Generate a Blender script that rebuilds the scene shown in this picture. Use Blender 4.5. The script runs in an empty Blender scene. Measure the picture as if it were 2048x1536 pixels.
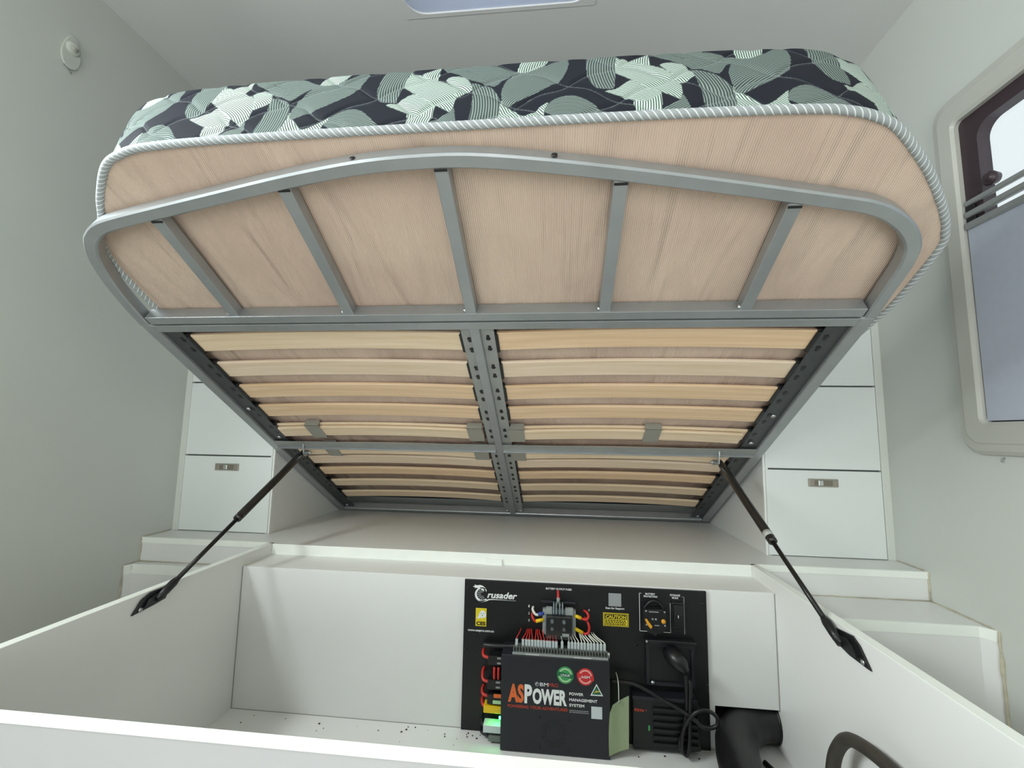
import bpy, bmesh, math, random
import numpy as np
from mathutils import Matrix, Vector
random.seed(7)
sc = bpy.context.scene
C = sc.collection

# ------------------------------------------------------------------ camera, world, light, exposure
YAW, PITCH, ROLL, FPX = 0.1005, 0.1123, 0.0174, 877.04
fw = Vector((-math.sin(YAW)*math.cos(PITCH), math.cos(YAW)*math.cos(PITCH), math.sin(PITCH)))
r0 = Vector((math.cos(YAW), math.sin(YAW), 0)); u0 = r0.cross(fw)
rt = r0*math.cos(ROLL) + u0*math.sin(ROLL); up = -r0*math.sin(ROLL) + u0*math.cos(ROLL)
cam_d = bpy.data.cameras.new('camera'); cam = bpy.data.objects.new('camera', cam_d); C.objects.link(cam)
cam.matrix_world = Matrix(((rt.x, up.x, -fw.x, 0.1056), (rt.y, up.y, -fw.y, -1.271), (rt.z, up.z, -fw.z, 0.3338), (0, 0, 0, 1)))
cam_d.sensor_width = 36.0; cam_d.lens = 36.0*FPX/2048.0; cam_d.clip_start = 0.02
sc.camera = cam

w = bpy.data.worlds.new('overcast_sky'); sc.world = w; w.use_nodes = True
w.node_tree.nodes['Background'].inputs[0].default_value = (0.93, 0.98, 1.0, 1)
w.node_tree.nodes['Background'].inputs[1].default_value = 1.2

def area(name, loc, rot, sx, sy, power, col):
    l = bpy.data.lights.new(name, 'AREA'); l.shape = 'RECTANGLE'; l.size = sx; l.size_y = sy; l.energy = power; l.color = col
    o = bpy.data.objects.new(name, l); C.objects.link(o); o.location = loc; o.rotation_euler = rot
    return o
# daylight through the near window and hatch, plus added fill from behind (each stands just outside its opening)
area('daylight_window_left', (-1.38, -1.12, 1.16), (0, -math.pi/2+0.62, 0), 0.50, 0.80, 56, (0.98, 1.0, 1.0))
area('added_fill_left_rear', (-1.24, -2.45, 0.74), (0, -math.pi/2, 0), 0.62, 0.9, 18, (0.97, 1.0, 0.99))  # unseen rear window light, added to fill the room
area('added_fill_right_rear', (1.14, -2.45, 0.74), (0, math.pi/2, 0), 0.62, 0.9, .5, (0.97, 1.0, 0.99))  # counterpart on the right side, likewise added as weak fill
area('added_fill_doorway', (-0.04, -3.50, 0.10), (math.pi/2, 0, 0), 1.25, 1.30, 26, (0.98, 1.0, 1.0))  # made-up doorway light, set low to brighten the bed's underside
area('daylight_skylight', (-0.06, -0.47, 1.62), (0, 0, 0), 0.45, 0.5, 30, (0.93, 0.97, 1.0))

sc.view_settings.view_transform = 'Standard'; sc.view_settings.look = 'None'
sc.view_settings.exposure = 0.0; sc.view_settings.gamma = 1.0; sc.view_settings.use_curve_mapping = False

# ------------------------------------------------------------------ materials
def lin(c):
    return tuple((v/255/12.92 if v/255 <= .04045 else ((v/255+.055)/1.055)**2.4) for v in c) + (1,)
MATS = {}
def mat(name, rgb, rough=.5, metal=0, noise=0, nscale=30, bump=0, bscale=200, spec=.5, emit=None, estr=0, coat=0):
    m = bpy.data.materials.new(name); m.use_nodes = True; MATS[name] = m
    nt = m.node_tree; b = nt.nodes['Principled BSDF']
    c = lin(rgb)
    b.inputs['Base Color'].default_value = c; b.inputs['Roughness'].default_value = rough; b.inputs['Metallic'].default_value = metal
    b.inputs['Specular IOR Level'].default_value = spec
    if coat: b.inputs['Coat Weight'].default_value = coat
    if emit: b.inputs['Emission Color'].default_value = lin(emit); b.inputs['Emission Strength'].default_value = estr
    tc = nt.nodes.new('ShaderNodeTexCoord')
    if noise:
        n = nt.nodes.new('ShaderNodeTexNoise'); n.inputs['Scale'].default_value = nscale; n.inputs['Detail'].default_value = 4
        nt.links.new(tc.outputs['Object'], n.inputs['Vector'])
        r = nt.nodes.new('ShaderNodeValToRGB'); r.color_ramp.elements[0].position = .3; r.color_ramp.elements[1].position = .7
        r.color_ramp.elements[0].color = tuple(v*(1-noise) for v in c[:3])+(1,)
        r.color_ramp.elements[1].color = tuple(min(1, v*(1+noise)) for v in c[:3])+(1,)
        nt.links.new(n.outputs['Fac'], r.inputs[0]); nt.links.new(r.outputs[0], b.inputs['Base Color'])
    if bump:
        n2 = nt.nodes.new('ShaderNodeTexNoise'); n2.inputs['Scale'].default_value = bscale
        nt.links.new(tc.outputs['Object'], n2.inputs['Vector'])
        bp = nt.nodes.new('ShaderNodeBump'); bp.inputs['Strength'].default_value = bump; bp.inputs['Distance'].default_value = .002
        nt.links.new(n2.outputs['Fac'], bp.inputs['Height']); nt.links.new(bp.outputs[0], b.inputs['Normal'])
    return m
WALL = mat('wall_panel', (208, 211, 205), .45, noise=.015, nscale=3, bump=.05, bscale=350)
CEIL = mat('ceiling_panel', (230, 230, 229), .5, noise=.012, nscale=3)
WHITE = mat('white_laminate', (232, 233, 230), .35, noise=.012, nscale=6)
DOORM = mat('drawer_laminate', (231, 236, 233), .3, noise=.01, nscale=5)
EDGE = mat('white_edging', (246, 249, 242), .35, noise=.02, nscale=20)
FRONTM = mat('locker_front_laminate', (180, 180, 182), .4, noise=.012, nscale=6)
FLOORM = mat('vinyl_floor', (218, 214, 206), .5, noise=.08, nscale=8)
GAPM = mat('panel_gap', (98, 102, 100), .8)
JOINT = mat('panel_joint', (150, 150, 140), .8)
SEAL = mat('old_sealant', (190, 184, 162), .6, noise=.22, nscale=40)
FILLER = mat('filler_strip', (218, 221, 214), .4)
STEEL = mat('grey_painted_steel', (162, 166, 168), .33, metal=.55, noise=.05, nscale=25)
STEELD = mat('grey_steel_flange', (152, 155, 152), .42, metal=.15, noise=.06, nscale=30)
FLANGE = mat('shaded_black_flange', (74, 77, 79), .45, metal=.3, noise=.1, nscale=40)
ZINC = mat('zinc_hardware', (200, 205, 205), .25, metal=.9)
BLACKP = mat('black_plastic', (22, 23, 25), .38)
BLACKR = mat('black_paint_strut', (28, 27, 26), .32, coat=.3)
RODM = mat('dark_rod', (48, 48, 46), .3, metal=.6)
BOARD = mat('black_board', (16, 18, 20), .42, noise=.15, nscale=40)
UNITM = mat('black_case', (30, 32, 38), .45, noise=.06, nscale=60)
RUBBER = mat('black_rubber', (24, 23, 26), .45, noise=.2, nscale=25)
HOSEG = mat('dark_grey_hose', (58, 54, 48), .55, noise=.2, nscale=30)
PRINTW = mat('print_white', (235, 238, 236), .5)
PRINTG = mat('print_grey', (150, 155, 156), .5)
PRINTO = mat('print_orange', (226, 110, 52), .5)
PRINTR = mat('print_red', (190, 68, 44), .5)
PRINTK = mat('print_black', (20, 20, 14), .5)
YEL = mat('yellow_sticker', (226, 205, 40), .45)
YELS = mat('yellow_sleeve', (235, 196, 25), .4)
BLUES = mat('blue_sleeve', (45, 70, 150), .4)
WHITES = mat('pale_sleeve', (205, 215, 215), .4)
REDW = mat('red_wire', (198, 48, 42), .4)
WHITEW = mat('white_wire', (225, 228, 215), .45)
GREYC = mat('grey_plastic', (150, 155, 153), .45)
COMB = mat('comb_plastic', (108, 113, 110), .45)
BADGEG = mat('badge_green', (70, 160, 95), .5); BADGEGD = mat('badge_green_dark', (30, 110, 66), .5); BADGEGL = mat('badge_green_light', (175, 215, 165), .5)
BADGER = mat('badge_red', (205, 50, 55), .5); BADGERL = mat('badge_red_light', (240, 170, 160), .5)
TRIG = mat('triangle_green', (25, 95, 70), .5); GOLD = mat('gold_print', (205, 180, 70), .5)
TAGM = mat('green_tag_paper', (208, 226, 182), .7, noise=.03, nscale=30); TAGP = mat('tag_print', (140, 165, 125), .7)
LEDM = mat('green_led', (60, 255, 120), .3, emit=(40, 255, 110), estr=30)
ORNG = mat('orange_plastic', (225, 160, 40), .45)
LATCHD = mat('latch_recess', (128, 122, 110), .4, metal=.3)
LATCH = mat('taupe_latch', (158, 152, 140), .35, metal=.35)
WFRAME = mat('window_surround', (190, 190, 182), .4, noise=.02, nscale=10)
WDARK = mat('window_dark_frame', (58, 44, 50), .35)
BLIND = mat('grey_blind', (188, 193, 207), .8, noise=.02, nscale=50)
BLINDBAR = mat('blind_bar', (152, 155, 154), .4, metal=.2)
LAMPP = mat('lamp_plastic', (205, 208, 200), .4)
WOODD = mat('dark_bearer', (70, 42, 38), .7, noise=.2, nscale=20)
PVC = mat('label_silver', (175, 178, 172), .45)

def glassy(name, tint, gloss=.08, dens=1.0):
    m = bpy.data.materials.new(name); m.use_nodes = True; nt = m.node_tree; nt.nodes.clear()
    o = nt.nodes.new('ShaderNodeOutputMaterial'); mx = nt.nodes.new('ShaderNodeMixShader'); t = nt.nodes.new('ShaderNodeBsdfTransparent'); g = nt.nodes.new('ShaderNodeBsdfGlossy')
    t.inputs[0].default_value = lin(tint); g.inputs['Roughness'].default_value = .05; mx.inputs[0].default_value = gloss
    nt.links.new(t.outputs[0], mx.inputs[1]); nt.links.new(g.outputs[0], mx.inputs[2]); nt.links.new(mx.outputs[0], o.inputs[0])
    return m
GLASS = glassy('window_glass', (245, 248, 248)); CLEARC = glassy('clear_cover', (222, 228, 232), .14); DARKGL = glassy('tinted_glass', (120, 95, 105), .1)

def wood_mat(name, rgb, seed):
    m = mat(name, rgb, .5); nt = m.node_tree; b = nt.nodes['Principled BSDF']
    tc = nt.nodes.new('ShaderNodeTexCoord'); mp = nt.nodes.new('ShaderNodeMapping'); mp.inputs['Scale'].default_value = (1.2, 40, 40); mp.inputs['Location'].default_value = (seed*3.1, seed*1.7, 0)
    n = nt.nodes.new('ShaderNodeTexNoise'); n.inputs['Scale'].default_value = 2.2; n.inputs['Detail'].default_value = 6; n.inputs['Distortion'].default_value = .6
    r = nt.nodes.new('ShaderNodeValToRGB'); c = lin(rgb)
    r.color_ramp.elements[0].position = .3; r.color_ramp.elements[1].position = .75
    r.color_ramp.elements[0].color = (c[0]*.88, c[1]*.83, c[2]*.74, 1); r.color_ramp.elements[1].color = (min(1, c[0]*1.07), min(1, c[1]*1.08), min(1, c[2]*1.12), 1)
    nt.links.new(tc.outputs['Object'], mp.inputs[0]); nt.links.new(mp.outputs[0], n.inputs['Vector']); nt.links.new(n.outputs['Fac'], r.inputs[0]); nt.links.new(r.outputs[0], b.inputs['Base Color'])
    return m
SLATM = [wood_mat('birch_slat_pale', (238, 217, 188), 1), wood_mat('birch_slat_honey', (237, 207, 172), 2), wood_mat('birch_slat_cream', (237, 217, 194), 3)]

def under_fabric():
    m = mat('mattress_base_fabric', (214, 190, 172), .85); nt = m.node_tree; b = nt.nodes['Principled BSDF']; b.inputs['Specular IOR Level'].default_value = .15
    tc = nt.nodes.new('ShaderNodeTexCoord'); wv = nt.nodes.new('ShaderNodeTexWave'); wv.wave_type = 'BANDS'; wv.bands_direction = 'X'
    wv.inputs['Scale'].default_value = 92; wv.inputs['Distortion'].default_value = .4; wv.inputs['Detail'].default_value = 1; wv.inputs['Detail Scale'].default_value = 3
    n = nt.nodes.new('ShaderNodeTexNoise'); n.inputs['Scale'].default_value = 5; n.inputs['Detail'].default_value = 3
    r = nt.nodes.new('ShaderNodeValToRGB'); a = lin((206, 182, 166)); c = lin((218, 196, 178)); r.color_ramp.elements[0].color = a; r.color_ramp.elements[1].color = c
    r.color_ramp.elements[0].position = .35; r.color_ramp.elements[1].position = .65
    mx = nt.nodes.new('ShaderNodeMix'); mx.data_type = 'RGBA'; mx.blend_type = 'MULTIPLY'; mx.inputs[0].default_value = .16
    nt.links.new(tc.outputs['Object'], wv.inputs[0]); nt.links.new(tc.outputs['Object'], n.inputs['Vector']); nt.links.new(n.outputs['Fac'], r.inputs[0])
    nt.links.new(r.outputs[0], mx.inputs[6]); nt.links.new(wv.outputs['Color'], mx.inputs[7]); nt.links.new(mx.outputs[2], b.inputs['Base Color'])
    bp = nt.nodes.new('ShaderNodeBump'); bp.inputs['Strength'].default_value = .35; bp.inputs['Distance'].default_value = .002
    nt.links.new(wv.outputs['Fac'], bp.inputs['Height'])
    mp = nt.nodes.new('ShaderNodeMapping'); mp.inputs['Scale'].default_value = (14, 3.2, 3); mp.inputs['Rotation'].default_value = (0, 0, .35); nt.links.new(tc.outputs['Object'], mp.inputs[0])
    cr = nt.nodes.new('ShaderNodeTexNoise'); cr.inputs['Scale'].default_value = 1.0; cr.inputs['Detail'].default_value = 2; cr.inputs['Distortion'].default_value = .5; nt.links.new(mp.outputs[0], cr.inputs['Vector'])
    b2 = nt.nodes.new('ShaderNodeBump'); b2.inputs['Strength'].default_value = .55; b2.inputs['Distance'].default_value = .06
    nt.links.new(cr.outputs['Fac'], b2.inputs['Height']); nt.links.new(bp.outputs[0], b2.inputs['Normal']); nt.links.new(b2.outputs[0], b.inputs['Normal'])
    return m
UFAB = under_fabric()

def cover_mat():   # woven camouflage cover: the mesh carries a class (0 black, 1 grey, 2 pale) and a stripe phase per vertex
    m = mat('woven_leaf_cover', (40, 44, 52), .8); nt = m.node_tree; b = nt.nodes['Principled BSDF']; b.inputs['Specular IOR Level'].default_value = .2
    def attr(n):
        a = nt.nodes.new('ShaderNodeAttribute'); a.attribute_name = n; return a.outputs['Fac']
    def math_(op, x, y=None):
        k = nt.nodes.new('ShaderNodeMath'); k.operation = op
        for i, v in enumerate((x, y)):
            if v is None: continue
            if isinstance(v, (int, float)): k.inputs[i].default_value = v
            else: nt.links.new(v, k.inputs[i])
        return k.outputs[0]
    s = math_('SINE', math_('MULTIPLY', attr('phase'), 2*math.pi))
    def ramp(x, c0, c1, p0, p1):
        r = nt.nodes.new('ShaderNodeValToRGB'); r.color_ramp.elements[0].color = lin(c0); r.color_ramp.elements[1].color = lin(c1); r.color_ramp.elements[0].position = p0; r.color_ramp.elements[1].position = p1
        nt.links.new(math_('ADD', math_('MULTIPLY', x, .5), .5), r.inputs[0]); return r.outputs[0]
    g = ramp(s, (56, 64, 64), (136, 150, 144), .25, .62); p = ramp(s, (62, 74, 72), (206, 222, 210), .22, .52)
    def mix(f, a, c):
        x = nt.nodes.new('ShaderNodeMix'); x.data_type = 'RGBA'; nt.links.new(f, x.inputs[0])
        for i, v in ((6, a), (7, c)):
            if isinstance(v, tuple): x.inputs[i].default_value = v
            else: nt.links.new(v, x.inputs[i])
        return x.outputs[2]
    cl = attr('cls')
    isg = math_('GREATER_THAN', cl, .5); isp = math_('GREATER_THAN', cl, 1.5)
    col = mix(isp, mix(isg, lin((31, 34, 43)), g), p)
    col = mix(math_('MULTIPLY', attr('stitch'), .35), col, lin((150, 158, 160)))
    nt.links.new(col, b.inputs['Base Color'])
    return m
COVER = cover_mat()
def piping_mat():
    m = mat('striped_piping', (150, 156, 158), .7); nt = m.node_tree; b = nt.nodes['Principled BSDF']
    a = nt.nodes.new('ShaderNodeAttribute'); a.attribute_name = 'phase'
    k = nt.nodes.new('ShaderNodeMath'); k.operation = 'FRACT'; nt.links.new(a.outputs['Fac'], k.inputs[0])
    r = nt.nodes.new('ShaderNodeValToRGB'); r.color_ramp.elements[0].color = lin((158, 164, 166)); r.color_ramp.elements[1].color = lin((226, 230, 228)); r.color_ramp.elements[0].position = .76; r.color_ramp.elements[1].position = .86
    nt.links.new(k.outputs[0], r.inputs[0]); nt.links.new(r.outputs[0], b.inputs['Base Color'])
    return m
PIPING = piping_mat()

# ------------------------------------------------------------------ builders (all geometry given in world metres, or bed-local with M=BED)
WM = {}
def thing(name, label, cat, loc, group=None, kind=None):
    o = bpy.data.objects.new(name, None); C.objects.link(o); o.location = loc; o.empty_display_size = .05
    WM[o.name] = Matrix.Translation(loc)
    if label: o['label'] = label
    if cat: o['category'] = cat
    if group: o['group'] = group
    if kind: o['kind'] = kind
    return o
def tag(o, label, cat, group=None): 
    o['label'] = label; o['category'] = cat
    if group: o['group'] = group
    return o
def finish(name, me, m, parent=None, M=None, smooth=False, recentre=True):
    if M is not None: me.transform(M)
    n = len(me.vertices); co = np.empty(n*3); me.vertices.foreach_get('co', co); co = co.reshape(-1, 3)
    c = Vector(((co[:, 0].min()+co[:, 0].max())/2, (co[:, 1].min()+co[:, 1].max())/2, co[:, 2].min())) if recentre else Vector((0, 0, 0))
    if M is not None and recentre:   # keep the part aligned with its tilted thing
        R = M.to_3x3().to_4x4(); W = Matrix.Translation(c) @ R
    else: W = Matrix.Translation(c)
    me.transform(W.inverted())
    if m is not None:
        for x in (m if isinstance(m, list) else [m]): me.materials.append(x)
    if smooth: me.polygons.foreach_set('use_smooth', [True]*len(me.polygons))
    me.name = name
    o = bpy.data.objects.new(name, me); C.objects.link(o)
    WM[o.name] = W
    if parent is not None:
        o.parent = parent; o.matrix_basis = WM[parent.name].inverted() @ W
    else: o.matrix_basis = W
    return o
def raw(name, verts, faces, m, parent=None, M=None, smooth=False):
    me = bpy.data.meshes.new(name); me.from_pydata([tuple(v) for v in verts], [], faces); me.update()
    return finish(name, me, m, parent, M, smooth)
def bm_obj(name, bm, m, parent=None, M=None, smooth=False):
    bmesh.ops.recalc_face_normals(bm, faces=bm.faces)
    me = bpy.data.meshes.new(name); bm.to_mesh(me); bm.free()
    return finish(name, me, m, parent, M, smooth)
def bm_box(bm, x, y, z, bev=0):
    b2 = bmesh.new(); bmesh.ops.create_cube(b2, size=1)
    for v in b2.verts: v.co = Vector(((x[0]+x[1])/2+v.co.x*(x[1]-x[0]), (y[0]+y[1])/2+v.co.y*(y[1]-y[0]), (z[0]+z[1])/2+v.co.z*(z[1]-z[0])))
    if bev: bmesh.ops.bevel(b2, geom=list(b2.edges), offset=bev, segments=2, profile=.5, affect='EDGES')
    me = bpy.data.meshes.new('t'); b2.to_mesh(me); b2.free(); bm.from_mesh(me); bpy.data.meshes.remove(me)
def box(name, x, y, z, m, parent=None, bev=.0015, M=None):
    bm = bmesh.new(); bm_box(bm, x, y, z, bev); return bm_obj(name, bm, m, parent, M)
def prism(name, pts, axis, a0, a1, m, parent=None, M=None, bev=0):   # polygon pts in the two other axes, extruded along axis
    bm = bmesh.new()
    def P(p, a):
        return {'x': (a, p[0], p[1]), 'y': (p[0], a, p[1]), 'z': (p[0], p[1], a)}[axis]
    lo = [bm.verts.new(P(p, a0)) for p in pts]; hi = [bm.verts.new(P(p, a1)) for p in pts]
    bm.faces.new(lo); bm.faces.new(hi); n = len(pts)
    for i in range(n): bm.faces.new((lo[i], lo[(i+1) % n], hi[(i+1) % n], hi[i]))
    if bev:
        bmesh.ops.recalc_face_normals(bm, faces=bm.faces)
        bmesh.ops.bevel(bm, geom=[e for e in bm.edges if abs(e.calc_face_angle(0)) > .5], offset=bev, segments=2, profile=.5, affect='EDGES')
    return bm_obj(name, bm, m, parent, M)
def frames(path, closed=False):
    P = [Vector(p) for p in path]; n = len(P); T = []
    for i in range(n):
        a = P[(i-1) % n] if closed or i > 0 else P[i]; b = P[(i+1) % n] if closed or i < n-1 else P[i]
        T.append((b-a).normalized())
    nrm = T[0].orthogonal().normalized(); out = []
    for i in range(n):
        nrm = (nrm - T[i]*nrm.dot(T[i])).normalized(); out.append((P[i], T[i], nrm, T[i].cross(nrm)))
    return out
def bm_tube(bm, path, r, seg=10, closed=False, cap=True):
    F = frames(path, closed); rings = []
    for i, (p, t, a, b) in enumerate(F):
        rr = r[i] if isinstance(r, (list, tuple)) else r
        rings.append([bm.verts.new(p + a*rr*math.cos(2*math.pi*k/seg) + b*rr*math.sin(2*math.pi*k/seg)) for k in range(seg)])
    n = len(rings)
    for i in range(n if closed else n-1):
        A, B = rings[i], rings[(i+1) % n]
        for k in range(seg): bm.faces.new((A[k], A[(k+1) % seg], B[(k+1) % seg], B[k]))
    if cap and not closed: bm.faces.new(rings[0][::-1]); bm.faces.new(rings[-1])
def spline(pts, n=8, closed=False):
    P = [Vector(p) for p in pts]; out = []; N = len(P)
    for i in range(N if closed else N-1):
        g = lambda j: P[j % N] if closed else P[max(0, min(N-1, j))]
        p0, p1, p2, p3 = g(i-1), g(i), g(i+1), g(i+2)
        for k in range(n):
            t = k/n; out.append(.5*((2*p1)+(p2-p0)*t+(2*p0-5*p1+4*p2-p3)*t*t+(3*p1-p0-3*p2+p3)*t**3))
    if not closed: out.append(P[-1])
    return out
def tube(name, path, r, m, parent=None, seg=10, M=None, closed=False, smooth=True, sm=0):
    if sm: path = spline(path, sm, closed)
    bm = bmesh.new(); bm_tube(bm, path, r, seg, closed); return bm_obj(name, bm, m, parent, M, smooth)
def disc_pts(cx, cz, r, n=28, r2=None):
    return [(cx+(r if (r2 is None or i % 2 == 0) else r2)*math.cos(2*math.pi*i/n), cz+(r if (r2 is None or i % 2 == 0) else r2)*math.sin(2*math.pi*i/n)) for i in range(n)]
def rrect(x0, x1, y0, y1, r, n=6):
    P = []
    for cx, cy, a in ((x1-r, y1-r, 0), (x0+r, y1-r, 90), (x0+r, y0+r, 180), (x1-r, y0+r, 270)):
        for i in range(n+1):
            t = math.radians(a+90*i/n); P.append((cx+r*math.cos(t), cy+r*math.sin(t)))
    return P
def ring(name, outer, inner, axis, a0, a1, m, parent=None):     # a frame between two outlines of equal point count
    bm = bmesh.new()
    def P(p, a): return {'x': (a, p[0], p[1]), 'y': (p[0], a, p[1]), 'z': (p[0], p[1], a)}[axis]
    V = [[bm.verts.new(P(p, a)) for p in q] for a in (a0, a1) for q in (outer, inner)]
    n = len(outer)
    for i in range(n):
        j = (i+1) % n
        for A, B in ((V[0], V[1]), (V[3], V[2]), (V[2], V[0]), (V[1], V[3])): bm.faces.new((A[i], A[j], B[j], B[i]))
    return bm_obj(name, bm, m, parent)
def text(name, body, x0, x1, z0, z1, y, m, parent, bold=0, shear=0, th=.0005):   # lettering fitted to a rectangle of the plane y, facing -y
    cu = bpy.data.curves.new('t', 'FONT'); cu.body = body; cu.size = 1; cu.offset = bold; cu.shear = shear; cu.resolution_u = 3; cu.extrude = .01
    o = bpy.data.objects.new('t', cu); C.objects.link(o)
    dg = bpy.context.evaluated_depsgraph_get(); dg.update()
    me = bpy.data.meshes.new_from_object(o.evaluated_get(dg)); bpy.data.objects.remove(o); bpy.data.curves.remove(cu)
    me.materials.clear()
    n = len(me.vertices); co = np.empty(n*3); me.vertices.foreach_get('co', co); co = co.reshape(-1, 3)
    lo, hi = co.min(0), co.max(0)
    q = np.empty_like(co); q[:, 0] = x0+(co[:, 0]-lo[0])/(hi[0]-lo[0])*(x1-x0); q[:, 2] = z0+(co[:, 1]-lo[1])/(hi[1]-lo[1])*(z1-z0)
    q[:, 1] = y-(co[:, 2]-lo[2])/max(1e-9, hi[2]-lo[2])*th
    me.vertices.foreach_set('co', q.ravel()); me.update()
    return finish(name, me, m, parent)
def bars(name, rects, y, m, parent, th=.0004):     # small printed strokes too fine to read, on the plane y
    bm = bmesh.new()
    for x0, x1, z0, z1 in rects: bm_box(bm, (x0, x1), (y-th, y), (z0, z1))
    return bm_obj(name, bm, m, parent)
def patch(name, pts, y, m, parent, th=.0004): return prism(name, pts, 'y', y-th, y, m, parent)
def rect(x0, x1, z0, z1): return [(x0, z0), (x1, z0), (x1, z1), (x0, z1)]

# ------------------------------------------------------------------ measures
XWL, XWR, YHEAD, YREAR, ZFLR, ZCEIL = -1.149, 1.054, .80, -3.40, -.60, 1.506
XL, XR, YP, YB, ZB, ZBOX, YF0, YF1 = -.7196, .6207, -.0139, -.1339, -.0277, -.3797, -.7943, -.7776
YC, XCL, XCR, XCLO, XCRO, ZG1, ZG2 = .0974, -.8085, .7095, -1.1255, 1.0299, .4879, .2446
O_B = Vector((-0.05180, 0.54974, 0.00245)); EX = Vector((0.99999727, 0, 0.00233709)); ES = Vector((-0.00116514, -0.86686375, 0.49854377)); EN = Vector((-0.00202594, 0.49854513, 0.86686138))
BED = Matrix(((EX.x, ES.x, EN.x, O_B.x), (EX.y, ES.y, EN.y, O_B.y), (EX.z, ES.z, EN.z, O_B.z), (0, 0, 0, 1)))   # bed-local (x, s from hinge to foot, n upwards)
def bl(x, s, n): return BED @ Vector((x, s, n))

# ------------------------------------------------------------------ room shell
def wall_with_holes(name, X, t, holes, m):        # wall on plane X (inner face), thickness t, holes (y0,y1,z0,z1) sorted by y
    bm = bmesh.new(); xs = (min(X, X+t), max(X, X+t)); y = YREAR-.06
    for (a, b, z0, z1) in sorted(holes):
        bm_box(bm, xs, (y, a), (ZFLR-.05, ZCEIL+.05)); bm_box(bm, xs, (a, b), (ZFLR-.05, z0)); bm_box(bm, xs, (a, b), (z1, ZCEIL+.05)); y = b
    bm_box(bm, xs, (y, YHEAD+.06), (ZFLR-.05, ZCEIL+.05))
    o = bm_obj(name, bm, m); o['kind'] = 'structure'; return o
wall_with_holes('wall_left', XWL, -.06, [(-1.50, -.72, .74, 1.30), (-2.92, -1.98, .42, 1.06)], WALL)
wall_with_holes('wall_right', XWR, .06, [(-.92, -.20, .365, 1.09), (-2.92, -1.98, .42, 1.06)], WALL)
o = box('wall_head', (XWL-.06, XWR+.06), (YHEAD, YHEAD+.06), (ZFLR-.05, ZCEIL+.05), WALL, bev=0); o['kind'] = 'structure'
bm = bmesh.new()
for xx, zz in (((XWL-.06, -.70), (ZFLR-.05, ZCEIL+.05)), ((.62, XWR+.06), (ZFLR-.05, ZCEIL+.05)), ((-.70, .62), (.80, ZCEIL+.05))): bm_box(bm, xx, (YREAR-.06, YREAR), zz)  # rear doorway opening, put in to let the added fill light through
o = bm_obj('wall_rear', bm, WALL); o['kind'] = 'structure'
o = box('floor', (XWL-.06, XWR+.06), (YREAR-.06, YHEAD+.06), (ZFLR-.06, ZFLR), FLOORM, bev=0); o['kind'] = 'structure'
hx0, hx1, hy0, hy1 = -.32, .20, -.76, -.183
bm = bmesh.new()
bm_box(bm, (XWL-.06, hx0), (YREAR-.06, YHEAD+.06), (ZCEIL, ZCEIL+.06)); bm_box(bm, (hx1, XWR+.06), (YREAR-.06, YHEAD+.06), (ZCEIL, ZCEIL+.06))
bm_box(bm, (hx0, hx1), (YREAR-.06, hy0), (ZCEIL, ZCEIL+.06)); bm_box(bm, (hx0, hx1), (hy1, YHEAD+.06), (ZCEIL, ZCEIL+.06))
o = bm_obj('ceiling', bm, CEIL); o['kind'] = 'structure'

# roof hatch with its translucent blind drawn shut
hat = thing('window_3', 'pale blue roof hatch with rounded corners set into the ceiling', None, (-.06, -.47, ZCEIL), kind='structure')
ring('hatch_frame', rrect(hx0-.006, hx1+.006, hy0-.006, hy1+.005, .003), rrect(hx0+.004, hx1-.004, hy0+.004, hy1-.006, .055), 'z', ZCEIL-.0012, ZCEIL+.004, CEIL, hat)
tm = bpy.data.materials.new('translucent_blind'); tm.use_nodes = True; nt = tm.node_tree; nt.nodes.clear()
oo = nt.nodes.new('ShaderNodeOutputMaterial'); mx = nt.nodes.new('ShaderNodeMixShader'); tl = nt.nodes.new('ShaderNodeBsdfTranslucent'); df = nt.nodes.new('ShaderNodeBsdfDiffuse')
tl.inputs[0].default_value = lin((136, 141, 150)); df.inputs[0].default_value = lin((198, 203, 214)); mx.inputs[0].default_value = .35
nt.links.new(df.outputs[0], mx.inputs[1]); nt.links.new(tl.outputs[0], mx.inputs[2]); nt.links.new(mx.outputs[0], oo.inputs[0])
prism('hatch_blind', rrect(hx0+.0005, hx1-.0005, hy0+.0005, hy1-.0005, .003), 'z', ZCEIL+.004, ZCEIL+.006, tm, hat)

# right window: rounded plastic surround, dark tinted frame, glass, roller blind half down
W1 = thing('window_1', 'caravan window with rounded cream surround, dark frame and grey blind half down', None, (XWR, -.55, .30), kind='structure')
oy0, oy1, oz0, oz1 = -.985, -.148, .304, 1.152
bm = bmesh.new()
no = 7
lay = [(rrect(oy0, oy1, oz0, oz1, .045, no), XWR+.001), (rrect(oy0+.002, oy1-.002, oz0+.002, oz1-.002, .045, no), XWR-.010), (rrect(oy0+.010, oy1-.010, oz0+.010, oz1-.010, .04, no), XWR-.018),
       (rrect(oy0+.024, oy1-.024, oz0+.024, oz1-.024, .034, no), XWR-.020), (rrect(oy0+.027, oy1-.027, oz0+.027, oz1-.027, .033, no), XWR-.023), (rrect(oy0+.058, oy1-.058, oz0+.066, oz1-.066, .018, no), XWR-.022), (rrect(oy0+.064, oy1-.064, oz0+.072, oz1-.073, .014, no), XWR-.017), (rrect(oy0+.064, oy1-.064, oz0+.072, oz1-.073, .014, no), XWR-.006)]
rings = [[bm.verts.new((x, p[0], p[1])) for p in q] for q, x in lay]
for A, B in zip(rings[:-1], rings[1:]):
    for i in range(len(A)): bm.faces.new((A[i], A[(i+1) % len(A)], B[(i+1) % len(A)], B[i]))
bm_obj('window_surround', bm, WFRAME, W1)
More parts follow.
